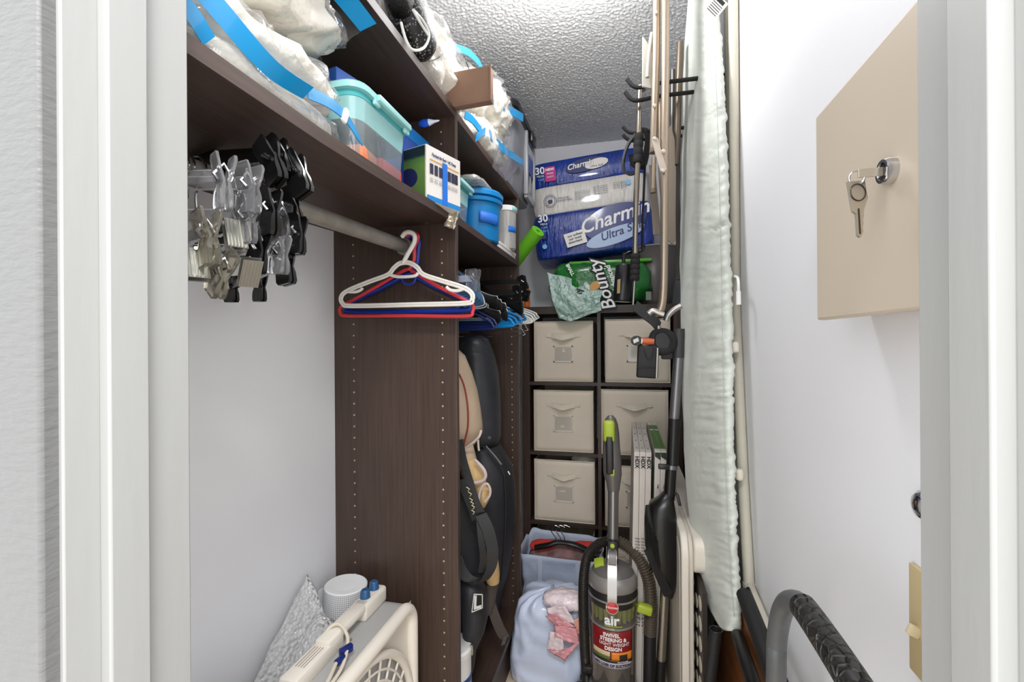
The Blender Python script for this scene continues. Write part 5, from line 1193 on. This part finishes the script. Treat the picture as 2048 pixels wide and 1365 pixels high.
# ------------------------------------------------------------------ ironing board
M_cov = mat('pale_green_cover', (205, 209, 200), .5, bump=(26, .5, .008), var=(5, .05), sheen=.2)
ib = thing('ironing_board', 'tall ironing board in a wrinkled pale green cover, leaning upright on the right wall', 'ironing board', (.25, 1.25, .5))
rows = [(-60, 1382, 1436, 1.40), (0, 1380, 1440, 1.385), (100, 1372, 1450, 1.37), (200, 1367, 1457, 1.355), (350, 1365, 1464, 1.33), (500, 1364, 1469, 1.305), (650, 1366, 1473, 1.28), (800, 1369, 1475, 1.255), (900, 1372, 1477, 1.24), (1000, 1379, 1480, 1.225), (1080, 1388, 1482, 1.21), (1140, 1397, 1483, 1.20), (1190, 1411, 1483, 1.19), (1225, 1427, 1482, 1.185), (1248, 1443, 1479, 1.18), (1258, 1452, 1474, 1.18), (1263, 1459, 1469, 1.18)]
def interp(py):
    for a, b in zip(rows, rows[1:]):
        if py <= b[0]:
            f = (py - a[0]) / (b[0] - a[0]); return [a[k] + (b[k] - a[k]) * f for k in range(4)]
    return list(rows[-1])
rings = []; pys = []
py = -60
while py < 1263: pys.append(py); py += 4 if py < 1230 else 3
pys.append(1263)
NS = 34
for py in pys:
    _, l, r, Yn = interp(py); wfrac = min(1, (r - l) / 100)
    near = aY(r - 12 * wfrac, py, Yn); far = aY(l, py, Yn + .28 * wfrac)
    ax = (far - near); W_ = ax.length; ax = ax.normalized(); nrm = V(-ax.y, ax.x, 0)
    if nrm.x > 0: nrm = -nrm       # pad faces the room (left)
    th_ = .040 * min(1, W_ / .06) + .002
    ring = []
    for k in range(NS):
        a = k * 2 * PI / NS; cx, cy = math.cos(a), math.sin(a)
        sx = math.copysign(abs(cx) ** .55, cx); sy = math.copysign(abs(cy) ** .8, cy)
        p = (near + far) / 2 + ax * (W_ / 2 * sx) + nrm * (th_ / 2 * sy)
        # gathered folds, strongest towards the near edge
        e_ = (max(0, .75 - sx) / 1.75) ** 1.6
        q = V(p.z * 26, a * .9, 1.0)
        zw = p.z + .035 * (sx + 1) + .012 * noise.noise(V(p.z * 7, sx * 2, 1))
        fold = (0.5 - abs(noise.noise(V(zw * 62, sx * 1.4, 2.0)))) * 1.6 - .4 + .5 * noise.noise(V(zw * 28, sx, 4)) + .4 * noise.noise(V(zw * 120, sx * 2, 7))
        p += nrm * (fold * .0085 * e_ + .003 * noise.noise(V(p.z * 12, sx * 3, 5))) - ax * (fold * .003 * e_)
        ring.append(p)
    rings.append(ring)
G().loft(rings).build('cover', M_cov, ib, ang=180)
# stitched seam down the near edge
sp = [];
for py in range(-50, 1245, 12):
    _, l, r, Yn = interp(py); sp.append(aY(l + (r - l) * .74, py, Yn - .008))
G().tube(sp, .0009, 5).build('seam', mat('seam_thread', (170, 178, 172), .7), ib)
M_leg = mat('cream_leg_enamel', (206, 200, 184), .4)
lt = [aX(1466, -60, .296), aX(1468, 200, .296), aX(1470, 600, .296), aX(1486, 960, .296), aX(1498, 1172, .296)]
G().tube(lt, .0130, 14).build('leg_tube', M_leg, ib); G().tube([aX(1452, -60, .292), aX(1458, 300, .292), aX(1468, 620, .292)], .0075, 12).build('leg_tube', M_leg, ib)
e0 = aX(1498, 1172, .296); e1 = aX(1534, 1262, .292)
G().tube([e0 + V(0, 0, .006), e0 - V(0, 0, .004)], .0145, 14).build('weld_seam', mat('weld_white', (224, 220, 208), .6, bump=(200, 1)), ib)
G().tube([e0, e1, V(e1.x, e1.y - .02, e1.z - .12), V(.285, .98, 0)], .0125, 14).build('foot_bar', M_leg, ib)
for py, px in ((695, 1470), (950, 1479)): G().rbox(aX(px, py, .279), (.02, .02, .030), .008, 3).build('leg_tab', M_cream, ib)
# care tag at the top
Ft = frame(aY(1432, 14, 1.30), V(.5, .2, -.45), V(.35, 0, .6))
G().prism([(-.020, -.026), (.020, -.026), (.020, .026), (-.020, .026)], 0, .0008, Ft).build('care_tag', mat('tag_white', (228, 226, 222), .6), ib, smooth=False)
for k in range(5): G().prism([(-.016, -.018 + k * .006), (.015, -.018 + k * .006), (.015, -.0165 + k * .006), (-.016, -.0165 + k * .006)], .0008, .0012, Ft).build('tag_print', M_ink, ib, smooth=False)
G().prism([(-.012, .012), (.012, .012), (.012, .022), (-.012, .022)], .0008, .0013, Ft).build('tag_print', M_ink, ib, smooth=False)
# white wall hook
t = thing('wall_hook', 'white L-shaped hook sticking out beside the ironing board', 'hook', tuple(aX(1472, 556, .30)))
G().tube(smooth_path([V(.31, aX(1464, 556, .29).y, aX(1464, 556, .29).z), aX(1468, 553, .285), aX(1475, 556, .275), aX(1477, 568, .272), aX(1477, 590, .272)], 6), .0036, 10).build('hook_rod', M_white, t)
G().tube([aX(1477, 583, .272), aX(1477.5, 610, .272)], .0056, 12).build('hook_sleeve', M_white, t)

# ------------------------------------------------------------------ step ladder handrail
t = thing('step_ladder', 'grey step ladder handrail with a black textured grip at the lower right', 'step ladder', (.215, .75, 0))
M_rail = mat('grey_rail_enamel', (84, 86, 87), .38, var=(40, .06))
def gripm():
    m = bpy.data.materials.new('textured_grip'); m.use_nodes = True; nt = m.node_tree; b = nt.nodes['Principled BSDF']; b.inputs['Base Color'].default_value = rgb(34, 32, 31); b.inputs['Roughness'].default_value = .38
    tc = nt.nodes.new('ShaderNodeTexCoord'); vo = nt.nodes.new('ShaderNodeTexVoronoi'); vo.feature = 'DISTANCE_TO_EDGE'; vo.inputs['Scale'].default_value = 75
    cr = nt.nodes.new('ShaderNodeValToRGB'); cr.color_ramp.elements[0].position = .0; cr.color_ramp.elements[0].color = (1, 1, 1, 1); cr.color_ramp.elements[1].position = .16; cr.color_ramp.elements[1].color = (0, 0, 0, 1)
    bp = nt.nodes.new('ShaderNodeBump'); bp.inputs['Strength'].default_value = 1.0; bp.inputs['Distance'].default_value = .004
    nt.links.new(tc.outputs['Object'], vo.inputs['Vector']); nt.links.new(vo.outputs['Distance'], cr.inputs['Fac']); nt.links.new(cr.outputs['Color'], bp.inputs['Height']); nt.links.new(bp.outputs['Normal'], b.inputs['Normal']); return m
XS = .215
pl = [V(XS + .02, .84, 0), V(XS + .01, .83, .40), aX(1552, 1365, XS), aX(1553, 1290, XS), aX(1561, 1235, XS), aX(1574, 1207, XS), aX(1594, 1204, XS), aX(1612, 1222, XS)]
G().tube(smooth_path(pl, 7), .0135, 18).build('rail', M_rail, t)
gp = [aX(1606, 1214, XS), aX(1622, 1236, XS), aX(1660, 1292, XS), aX(1705, 1362, XS), aX(1740, 1420, XS)]
G().tube(smooth_path(gp, 6), .0160, 22).build('grip', gripm(), t)
G().tube(smooth_path([aX(1735, 1415, XS), aX(1760, 1480, XS), V(XS, .46, .75), V(XS, .47, .35), V(XS + .02, .50, 0)], 6), .0135, 16).build('rail', M_rail, t)

# ------------------------------------------------------------------ key cabinet and wall fittings
t = thing('key_cabinet', 'beige metal key cabinet with a chrome lock on the right wall', 'cabinet', (.28, .57, 1.325))
M_kc = mat('beige_enamel', (200, 186, 168), .4, bump=(300, .05, .001))
G().bb(.262, .309, .42, .694, 1.330, 1.592).build('cabinet_body', M_kc, t, smooth=False, bevel=.002)
G().bb(.250, .264, .416, .699, 1.325, 1.597).build('cabinet_door', M_kc, t, smooth=False, bevel=.003)
lc = aX(1783, 342, .249); Ml = Matrix.Translation(lc) @ rotM('Y', -90)
G().lathe([(.0125, -.001), (.0125, .005), (.0112, .0085), (.0085, .0085), (.0080, .006)], 28, Ml).build('lock_ring', M_chrome, t)
G().lathe([(.0080, .0), (.0078, .0072), (.004, .0076)], 24, Ml).build('lock_core', mat('lock_dark', (60, 58, 58), .25, .8), t)
ks = thing('key_ring', 'steel key in the cabinet lock with a second key hanging from its ring', 'keys', tuple(lc + V(-.04, 0, -.05)))
M_key = mat('key_nickel', (190, 182, 168), .3, .7)
kx = lambda a, b, c: lc + V(-a, b, c)
g = G().bb(-.008, -.040, -.0045, .0045, -.0010, .0010); g = G().box(lc + V(-.017, 0, 0), (.022, .0018, .0085)); g.build('lock_key', M_key, ks, smooth=False, bevel=.0004)
G().tube([kx(.029 + .0065 * math.cos(a), .0, -.004 + .0065 * math.sin(a)) for a in [k * PI / 10 for k in range(20)]], .0009, 6, True).build('split_ring', M_chrome, ks)
Mk = Matrix.Translation(kx(.030, -.001, -.011)) @ rotM('Z', 28) @ rotM('X', 90) @ rotM('Z', 4) @ Matrix.Scale(1.3, 4)
poly = [(-.0085, .002), (.0075, .003), (.0095, -.010), (.005, -.019), (.0045, -.024), (.0035, -.026), (.004, -.029), (.0028, -.032), (.0032, -.035), (.0015, -.038), (0, -.0395), (-.0022, -.038), (-.0022, -.022), (-.0055, -.020), (-.0062, -.016)]
G().prism(poly, -.0009, .0009, Mk).build('hanging_key', M_key, ks, smooth=False)
G().tube([Mk @ V(.0072 * math.cos(a), -.006 + .0062 * math.sin(a), .0012) for a in [k * PI / 10 for k in range(20)]], .0006, 5, True).build('key_emboss', mat('key_dark', (66, 58, 50), .4, .6), ks)
G().prism([(-.0010, -.018), (.0004, -.018), (.0004, -.037), (-.0010, -.037)], .0009, .0012, Mk).build('key_groove', mat('key_dark', (0, 0, 0)), ks, smooth=False)
t = thing('light_switch', 'almond light switch plate at the edge of the door jamb', 'light switch', (.308, .565, .935))
G().rbox((.307, .566, .993), (.006, .074, .118), .002, 2).build('plate', mat('almond_plastic', (204, 184, 140), .4), t)
G().rbox((.300, .585, .985), (.012, .007, .012), .002, 2, rotM('Y', 25)).build('toggle', mat('almond_toggle', (222, 206, 170), .4), t)
t = thing('door_catch', 'small round chrome catch on the right wall by the door jamb', 'catch', (.31, .60, 1.12))
G().lathe([(.016, -.001), (.016, .002), (.012, .007), (.004, .010)], 24, Matrix.Translation((.309, aX(1841, 1012, .305).y, aX(1841, 1012, .305).z)) @ rotM('Y', -90)).build('catch_dome', M_chrome, t)
# ------------------------------------------------------------------ box fan
fx0, fx1, fy0, fy1, fz = -.637, -.515, .565, 1.085, .65
t = thing('box_fan', 'white and grey box fan with blue knobs, standing against the first divider', 'fan', ((fx0 + fx1) / 2, (fy0 + fy1) / 2, 0)); fan = t
M_fanw = mat('fan_white', (222, 214, 202), .4); M_fang = mat('fan_grey', (168, 167, 165), .45)
yz_panel(yz_round(fy0, fy1, .03, fz, .05), fx0, fx1 - .02).build('fan_case', M_fang, fan, ang=50, bevel=.004)
ff_ = yz_round(fy0 + .012, fy1 - .012, .042, fz - .006, .05, 8)
G().tube([V(fx1 - .012, y, z) for y, z in ff_], .0155, 12, True).build('front_rim', M_fanw, fan)
cy_, cz_, R_ = (fy0 + fy1) / 2, fz - .264, .238
# front face with a round opening
N_ = 64
def fface(u, v):
    a = u * 2 * PI; c, s_ = math.cos(a), math.sin(a); m = max(abs(c), abs(s_)); q = V(fx1 - .016, cy_ + c / m * .252, cz_ + s_ / m * .258)
    p = V(fx1 - .016, cy_ + c * R_, cz_ + s_ * R_); return p.lerp(q, v)
G().grid(fface, 96, 6, True).build('front_panel', M_fanw, fan, ang=180)
G().tube([V(fx1 - .012, cy_ + (R_ + .004) * math.cos(a), cz_ + (R_ + .004) * math.sin(a)) for a in [k * 2 * PI / 64 for k in range(64)]], .010, 10, True).build('opening_rim', M_fanw, fan)
for k in range(11):
    r = .022 + k * .0213
    G().tube([V(fx1 - .010, cy_ + r * math.cos(a), cz_ + r * math.sin(a)) for a in [q * 2 * PI / 56 for q in range(56)]], .0024, 6, True).build('grille_ring', M_fanw, fan)
for k in range(30):
    a = k * 2 * PI / 30
    G().tube([V(fx1 - .013, cy_ + .03 * math.cos(a), cz_ + .03 * math.sin(a)), V(fx1 - .013, cy_ + .14 * math.cos(a + .22), cz_ + .14 * math.sin(a + .22)), V(fx1 - .013, cy_ + R_ * math.cos(a + .3), cz_ + R_ * math.sin(a + .3))], .0028, 6).build('grille_spoke', M_fanw, fan)
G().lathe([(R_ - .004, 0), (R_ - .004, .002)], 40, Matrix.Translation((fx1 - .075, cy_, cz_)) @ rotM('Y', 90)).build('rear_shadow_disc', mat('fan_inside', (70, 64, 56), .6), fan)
for k in range(5):
    a = k * 2 * PI / 5; d = V(0, math.cos(a), math.sin(a)); e = V(0, -math.sin(a), math.cos(a))
    g = G(); g.v = [V(fx1 - .05, cy_, cz_) + d * .03 - e * .02 + V(.012, 0, 0), V(fx1 - .05, cy_, cz_) + d * .03 + e * .03, V(fx1 - .055, cy_, cz_) + d * .20 + e * .07, V(fx1 - .038, cy_, cz_) + d * .205 - e * .05]; g.f = [[0, 1, 2, 3]]
    g.build('fan_blade', mat('fan_blade_grey', (150, 140, 122), .45), fan, solid=.003)
# control strip and handle on the top
sy0, sy1 = .76, 1.055; sx = -.606
G().rbox((sx, 1.008, fz + .018), (.040, .10, .040), .008, 3).build('control_box', M_fanw, fan)
G().rbox((sx, .80, fz + .014), (.040, .15, .032), .006, 2).build('handle_foot', M_fanw, fan)
G().rbox((sx, .905, fz + .029), (.036, .16, .018), .006, 2).build('carry_handle', M_fanw, fan)
M_knob = mat('fan_knob_blue', (40, 82, 124), .35)
for y in (.992, 1.032): G().lathe([(.0125, 0), (.012, .004), (.0105, .016), (.008, .019), (.002, .0195)], 20, Matrix.Translation((sx - .002, y, fz + .038))).build('knob', M_knob, fan)
for k in range(4): G().box((sx - .010 + k * .006, .79, fz + .0304), (.0012, .06, .0006)).build('caption_line', mat('caption_grey', (140, 130, 120), .6), fan, smooth=False)
G().lathe([(.004, 0), (.003, .002)], 10, Matrix.Translation((fx1 - .004, 1.0, fz + .002)) @ rotM('Y', 60)).build('screw', M_fang, fan)
# cord and blue plug
cpts = [V(-.600, .700, .668), V(-.575, .690, .668), V(-.548, .70, .664), V(-.535, .735, .664), V(-.542, .80, .664), V(-.565, .855, .68), V(-.598, .875, .694), V(-.616, .862, .69), V(-.615, .83, .67)]
G().tube(smooth_path(cpts, 7), .0036, 8).build('power_cord', mat('cord_cream', (206, 196, 178), .45), fan)
G().tube(smooth_path([V(-.552, .795, .672), V(-.535, .74, .672), V(-.525, .68, .668), V(-.52, .60, .655)], 7), .0036, 8).build('power_cord', mat('cord_cream', (0, 0, 0)), fan)
pg = thing('x', None, None) if False else None
G().rbox((-.556, .835, .672), (.012, .028, .016), .003, 2, rotM('Z', -24)).build('power_plug', mat('plug_blue', (16, 34, 100), .35), fan)
G().rbox((-.552, .808, .670), (.010, .024, .012), .003, 2, rotM('Z', -10)).build('plug_boot', mat('plug_blue', (0, 0, 0)), fan)
G().box((-.565, .859, .674), (.0015, .014, .006), rotM('Z', -24)).build('plug_prong', M_steel, fan, smooth=False)
# ------------------------------------------------------------------ roll of mesh shelf liner and bubble wrap behind the fan
t = thing('shelf_liner_roll', 'white woven shelf liner roll standing upright behind the fan', 'roll', (-.7415, 1.062, 0))
def lm():
    m = bpy.data.materials.new('liner_weave'); m.use_nodes = True; nt = m.node_tree; b = nt.nodes['Principled BSDF']; b.inputs['Roughness'].default_value = .7
    tc = nt.nodes.new('ShaderNodeTexCoord'); sx_ = nt.nodes.new('ShaderNodeSeparateXYZ'); nt.links.new(tc.outputs['UV'], sx_.inputs[0])
    br = nt.nodes.new('ShaderNodeTexBrick'); br.offset = 0.0; br.inputs['Scale'].default_value = 1.0; br.inputs['Mortar Size'].default_value = .13; br.inputs['Brick Width'].default_value = 1.0; br.inputs['Row Height'].default_value = 1.0; br.inputs['Mortar Smooth'].default_value = .2
    br.inputs['Color1'].default_value = rgb(236, 236, 236); br.inputs['Color2'].default_value = rgb(236, 236, 236); br.inputs['Mortar'].default_value = rgb(168, 168, 172)
    nt.links.new(tc.outputs['UV'], br.inputs['Vector']); nt.links.new(br.outputs['Color'], b.inputs['Base Color']); return m
Ml2 = Matrix.Translation((-.7415, 1.062, 0)) @ rotM('Y', 3)
rg = G().lathe([(.0535, 0), (.0535, .672)], 48, Ml2, cap=False); ro = rg.build('liner_roll', lm(), t)
uv = ro.data.uv_layers.new(name='weave')
for p in ro.data.polygons:
    for li in p.loop_indices:
        vi = ro.data.loops[li].vertex_index; k = vi % 48; row = vi // 48
        kk = k
        if any((ro.data.loops[q].vertex_index % 48) == 47 for q in p.loop_indices) and k == 0: kk = 48
        uv.data[li].uv = (kk / 48 * 66, row * 132)
G().lathe([(.0535, .671), (.050, .674), (.02, .670), (.001, .668)], 40, Ml2).build('roll_end', mat('liner_end_white', (232, 232, 232), .7), t)
strip([Ml2 @ V(-.0535, -.01, .02), Ml2 @ V(-.060, -.02, .66)], V(.002, .016, 0), .0012).build('loose_edge', mat('liner_end_white', (0, 0, 0)), t)
M_bub = film('bubble_wrap_film', (255, 255, 255), .52, .07, 1.0, bump=(110, .9), bubbles=True)
t = thing('bubble_wrap', 'roll of clear bubble wrap with a loose sheet, between the fan and the wall', 'bubble wrap', (-.72, .75, .30))
a, b = V(-.690, .965, .632), V(-.70, .52, .29)
P = [a.lerp(b, k / 14) for k in range(15)]
wrinkle(G().tube(P, .038, 26), .003, 30, 3).build('wrap_roll', M_bub, t, ang=180)
def bsheet(u, v):
    q = V(-.775, 1.005, .72).lerp(V(-.775, .56, .36), u).lerp(V(-.715, .99, .63).lerp(V(-.73, .53, .28), u), v); return q + V(.008 * fbm(q * 30), 0, .006 * fbm(q * 26 + V(1, 2, 3)))
G().grid(bsheet, 40, 12).build('wrap_sheet', M_bub, t, solid=.003, ang=180)

# ------------------------------------------------------------------ things hung on the right-hand hooks
t = thing('utility_hook', 'black double-pronged utility hook on the right wall holding the folded chair', 'hook', (.31, 1.47, 1.98))
for dy, py0, px0 in ((0.0, 160, 1254), (.03, 186, 1250)):
    Y = 1.46 + dy
    G().tube(smooth_path([aY(px0, py0 - 2, Y), aY(px0 + 12, py0 + 12, Y), aY(px0 + 28, py0 + 15, Y), aY(1310, py0 + 8, Y), aY(1345, py0 + 3, Y), V(.31, Y, aY(1380, py0, Y).z)], 5), .0062, 10).build('prong', M_foam, t)
G().rbox((.305, 1.475, aY(1380, 172, 1.47).z), (.010, .07, .06), .003, 2).build('hook_plate', M_blackm, t)
t = thing('utility_hook', 'small black double-pronged hook lower down holding the looped strap', 'hook', (.31, 1.58, 1.83))
for dy, py0 in ((0, 254), (.02, 270)):
    Y = 1.56 + dy
    G().tube(smooth_path([aY(1246, py0, Y), aY(1254, py0 + 8, Y), aY(1266, py0 + 12, Y), aY(1300, py0 + 8, Y), V(.31, Y, aY(1370, py0 + 2, Y).z)], 5), .0055, 9).build('prong', M_foam, t)
# folded chair: twin champagne tubes
t = thing('folding_chair', 'folded champagne metal camp chair hanging from the upper black hook', 'folding chair', tuple(aY(1325, 632, 1.40)))
fc = t
def ct(pts, r, nm, m=M_champ, Y=1.40, n=14): return G().tube(smooth_path([aY(x, y, Y + (q[0] if q else 0)) for x, y, *q in pts], 5), r, n).build(nm, m, fc)
ct([(1314, -80), (1313, 60), (1311, 160), (1307, 300)], .0115, 'frame_tube')
ct([(1331, -80), (1331, 100), (1329, 300), (1328, 500), (1326, 590), (1320, 622), (1310, 628)], .0112, 'frame_tube', Y=1.385)
ct([(1309, 298), (1308, 303), (1308, 306)], .0135, 'tube_cap', mat('brown_cap', (112, 94, 78), .5))
ct([(1320, 205, .03), (1321, 300, .03), (1320, 330, .03), (1330, 470, .06)], .006, 'brace_tube', Y=1.42)
ct([(1308, 315, .05), (1306, 380, .05)], .007, 'brace_tube', Y=1.46); ct([(1306, 378, .05), (1306, 386, .05)], .009, 'tube_cap', mat('brown_cap', (0, 0, 0)), Y=1.46)
for x, y, Y in ((1311, 25, 1.386), (1309, 212, 1.386), (1309, 278, 1.378), (1327, 303, 1.368), (1326, 342, 1.362)):
    G().lathe([(.006, 0), (.006, .002), (.0035, .0045)], 14, frame(aY(x, y, Y + .0), (1, 0, 0), (0, 0, 1)) @ Matrix.Translation((0, 0, .0))).build('rivet', mat('rivet_grey', (206, 198, 188), .3, .5), fc)
a, b = aY(1309, 278, 1.380), aY(1327, 342, 1.366); strip([a, a.lerp(b, .5), b], V(.017, .006, .006), .004).build('hinge_link', mat('link_beige', (178, 166, 152), .4), fc)
ct([(1304, 66), (1298, 110), (1295, 155)], .006, 'arm_edge', mat('armrest_pale', (164, 160, 150), .4))
g = G().prism([(0, -.13), (.030, -.14), (.030, -.03), (.016, .0), (.002, .02)], 0, .008, frame(aY(1283, 88, 1.42), (1, .1, 0), (0, 0, 1)) @ Matrix.Translation((0, .0, 0))); g.build('armrest', mat('armrest_pale', (0, 0, 0)), fc, bevel=.002)
ct([(1297, 628), (1306, 622), (1316, 626), (1328, 630)], .0085, 'bent_foot', M_steel, Y=1.375)
ct([(1362, 612), (1348, 620), (1336, 632), (1332, 642)], .0085, 'bent_foot', M_steel, Y=1.42)
ct([(1361, 85), (1358, 160), (1355, 260), (1350, 330)], .0105, 'rear_tube', mat('dark_bronze', (112, 100, 88), .38, .6), Y=1.52)
ct([(1346, 140), (1345, 250), (1344, 400)], .008, 'rear_tube', mat('gunmetal_tube', (96, 94, 92), .35, .6), Y=1.55)
# flat seat panels seen behind the tubes
def qpanel(pts, Y, th, m, nm):
    g = G(); a = [aY(x, y, Y + (q[0] if q else 0)) for x, y, *q in pts]; n = len(a); g.v = a + [p + V(0, th, 0) for p in a]; g.f = [list(range(n)), list(range(2 * n - 1, n - 1, -1))] + [[k, (k + 1) % n, n + (k + 1) % n, n + k] for k in range(n)]
    return g.build(nm, m, fc, bevel=.001)
qpanel([(1342, 250), (1350, 280), (1352, 480), (1346, 490), (1335, 480), (1335, 260)], 1.50, .008, mat('seat_panel_beige', (128, 116, 102), .5), 'seat_panel')
qpanel([(1352, 200), (1384, 180), (1384, 560), (1352, 560)], 1.62, .01, mat('seat_panel_dark', (62, 56, 52), .6), 'back_panel')
qpanel([(1298, 330), (1310, 330), (1322, 470), (1306, 470)], 1.62, .006, mat('seat_panel_mid', (128, 116, 106), .5), 'side_panel')
# telescopic pole with foam grips
t = thing('trekking_pole', 'steel trekking pole with black foam grips hanging from the hook', 'pole', tuple(aY(1266, 612, 1.52)))
G().tube([aY(1280, 172, 1.52), aY(1277, 290, 1.52), aY(1272, 400, 1.52), aY(1270, 510, 1.52)], .0085, 14).build('pole', mat('pole_steel', (156, 146, 134), .26, .95), t)
def foam(x0, y0, x1, y1, k=4):
    a, b = aY(x0, y0, 1.52), aY(x1, y1, 1.52); P = []; R = []
    for i in range(k * 6 + 1):
        f = i / (k * 6); P.append(a.lerp(b, f)); R.append(.0155 - .002 * abs(math.cos(f * k * PI)) ** 8)
    G().tube(P, R, 16).build('foam_grip', M_foam, t)
foam(1278, 268, 1275, 326, 4); foam(1271, 508, 1269, 562, 5)
G().tube([aY(1269, 562, 1.52), aY(1266, 610, 1.52)], .0038, 10).build('tip', M_steel, t)
G().tube([aY(1282, 172, 1.52), aY(1285, 182, 1.52)], .011, 12).build('top_cap', M_steel, t)
# looped black straps
t = thing('strap', 'looped black webbing strap hanging over the small hook beside the pole', 'strap', tuple(aY(1258, 348, 1.545)))
strip(smooth_path([aY(1272, 268, 1.55), aY(1256, 290, 1.545), aY(1247, 320, 1.54), aY(1248, 340, 1.54), aY(1258, 349, 1.54), aY(1272, 344, 1.545), aY(1282, 330, 1.55)], 7), V(.004, .014, .002), .007).build('strap_loop', M_strap, t)
strip(smooth_path([aY(1275, 262, 1.56), aY(1288, 258, 1.56), aY(1296, 275, 1.56), aY(1292, 310, 1.56), aY(1284, 335, 1.56), aY(1268, 330, 1.56), aY(1263, 310, 1.56)], 7), V(.016, .012, .002), .008).build('strap_loop', M_strap, t)
G().tube(smooth_path([aY(1290, 330, 1.56), aY(1287, 400, 1.56), aY(1285, 440, 1.56), aY(1284, 495, 1.56), aY(1276, 505, 1.555)], 7), .004, 8).build('hanging_cord', M_black, t)
G().tube(smooth_path([aY(1284, 495, 1.56), aY(1289, 490, 1.56), aY(1286, 502, 1.56), aY(1262, 503, 1.55), aY(1250, 508, 1.55)], 6), .0022, 7).build('hanging_cord', M_black, t)
# black power brick
t = thing('black_canister', 'black cylindrical case hanging by a cord in front of the green bag', 'case', tuple(aY(1245, 606, 1.56)))
a, b = aY(1250, 530, 1.56), aY(1244, 604, 1.56)
G().tube([a + V(0, 0, .004), a, a.lerp(b, .03), b.lerp(a, .03), b], [.018, .0265, .029, .031, .028], 24).build('case_body', mat('satin_black', (20, 20, 22), .3), t)
G().tube([aY(1249, 506, 1.56), aY(1247, 518, 1.56), aY(1248, 530, 1.56)], .006, 12).build('cord_boot', M_black, t)
Fp = frame(aY(1237, 572, 1.527), (1, -.3, 0), (0, 0, 1))
G().prism([(-.005, -.025), (.005, -.024), (.007, .022), (-.003, .02)], 0, .0008, Fp).build('case_label', mat('gold_label', (150, 134, 92), .4), t, smooth=False)
# black padded arm, pouch and torch below
t = thing('leash', 'black padded strap slanting across the top right fabric bin', 'strap', tuple(aY(1330, 660, 1.50)))
strip(smooth_path([aY(1270, 612, 1.50), aY(1288, 626, 1.50), aY(1308, 642, 1.50), aY(1318, 656, 1.50)], 6), V(.012, .004, .030), .012).build('padded_strap', M_strap, t)
G().tube([aY(1317, 652, 1.49), aY(1318, 668, 1.49)], .007, 10).build('strap_clip', M_steel, t)
G().tube(smooth_path([aY(1310, 668, 1.49), aY(1305, 690, 1.485), aY(1318, 703, 1.485), aY(1340, 700, 1.485), aY(1346, 680, 1.485), aY(1332, 666, 1.49)], 6, True), .013, 12, True).build('reel_rim', M_foam, t)
G().lathe([(.028, -.012), (.030, 0), (.028, .012)], 24, frame(aY(1326, 684, 1.49), (1, 0, 0), (0, 0, 1))).build('reel', M_black, t)
G().rbox(aY(1334, 710, 1.49), (.034, .02, .028), .005, 2).build('reel_body', M_blackm, t)
t = thing('pouch', 'flat black pouch with a steel zip bar hanging in front of the top right bin', 'pouch', tuple(aY(1298, 757, 1.48)))
G().rbox(aY(1294, 724, 1.48), (.060, .022, .100), .006, 3, rotM('Y', 3)).build('pouch_body', M_blackm, t)
G().rbox(aY(1292, 735, 1.466), (.054, .004, .003), .001, 1).build('pouch_seam', M_ink, t)
G().tube([aY(1315, 696, 1.468), aY(1313, 756, 1.468)], .0048, 10).build('side_bar', M_steel, t)
G().tube(smooth_path([aY(1288, 698, 1.462), aY(1293, 714, 1.46), aY(1300, 718, 1.46), aY(1306, 706, 1.46), aY(1307, 695, 1.462)], 6), .0014, 6).build('lanyard', M_ink, t)
t = thing('torch', 'orange torch with a black and chrome end, pointing left above the pouch', 'torch', tuple(aY(1272, 682, 1.48)))
G().tube([aY(1283, 683, 1.48), aY(1308, 684, 1.48)], .0105, 16).build('torch_body', mat('torch_orange', (184, 86, 48), .4), t)
G().tube([aY(1280, 683, 1.48), aY(1284, 683, 1.48)], .0125, 16).build('torch_ring', M_chrome, t)
G().tube([aY(1272, 682, 1.462), aY(1274, 682, 1.482)], .0155, 22).build('torch_head', M_black, t)
G().prism([(-.006, -.009), (.009, -.002), (.006, .009), (-.009, .002)], 0, .001, frame(aY(1272, 681.5, 1.4605), (1, 0, 0), (0, 0, 1))).build('head_label', mat('torch_label', (196, 196, 196), .4), t, smooth=False)
# grey waste basket on the cube shelf
t = thing('waste_basket', 'dark grey waste basket standing on the right end of the cube shelf', 'waste basket', (.14, 2.42, KH))
Mw = Matrix.Translation((.150, 2.43, KH))
g = G().lathe([(.075, .0), (.078, .004), (.118, .285)], 36, Mw, cap=False); g.build('basket_wall', mat('basket_grey', (84, 80, 78), .4), t, solid=.002)
G().lathe([(.001, .001), (.076, .001)], 36, Mw, cap=False).build('basket_floor', mat('basket_grey', (0, 0, 0)), t, solid=.002)
G().tube([Mw @ V(.118 * math.cos(a), .118 * math.sin(a), .285) for a in [k * 2 * PI / 40 for k in range(40)]], .004, 8, True).build('basket_rim', mat('basket_rim', (140, 136, 132), .4), t)
# dark standing board at the right of the cube shelf
tag(G().bb(.268, .284, 1.62, 2.28, 0, 1.49).build('dark_board', mat('dark_board_laminate', (34, 28, 26), .5), smooth=False, bevel=.001), 'tall dark board standing between the cube shelf and the right wall', 'board')
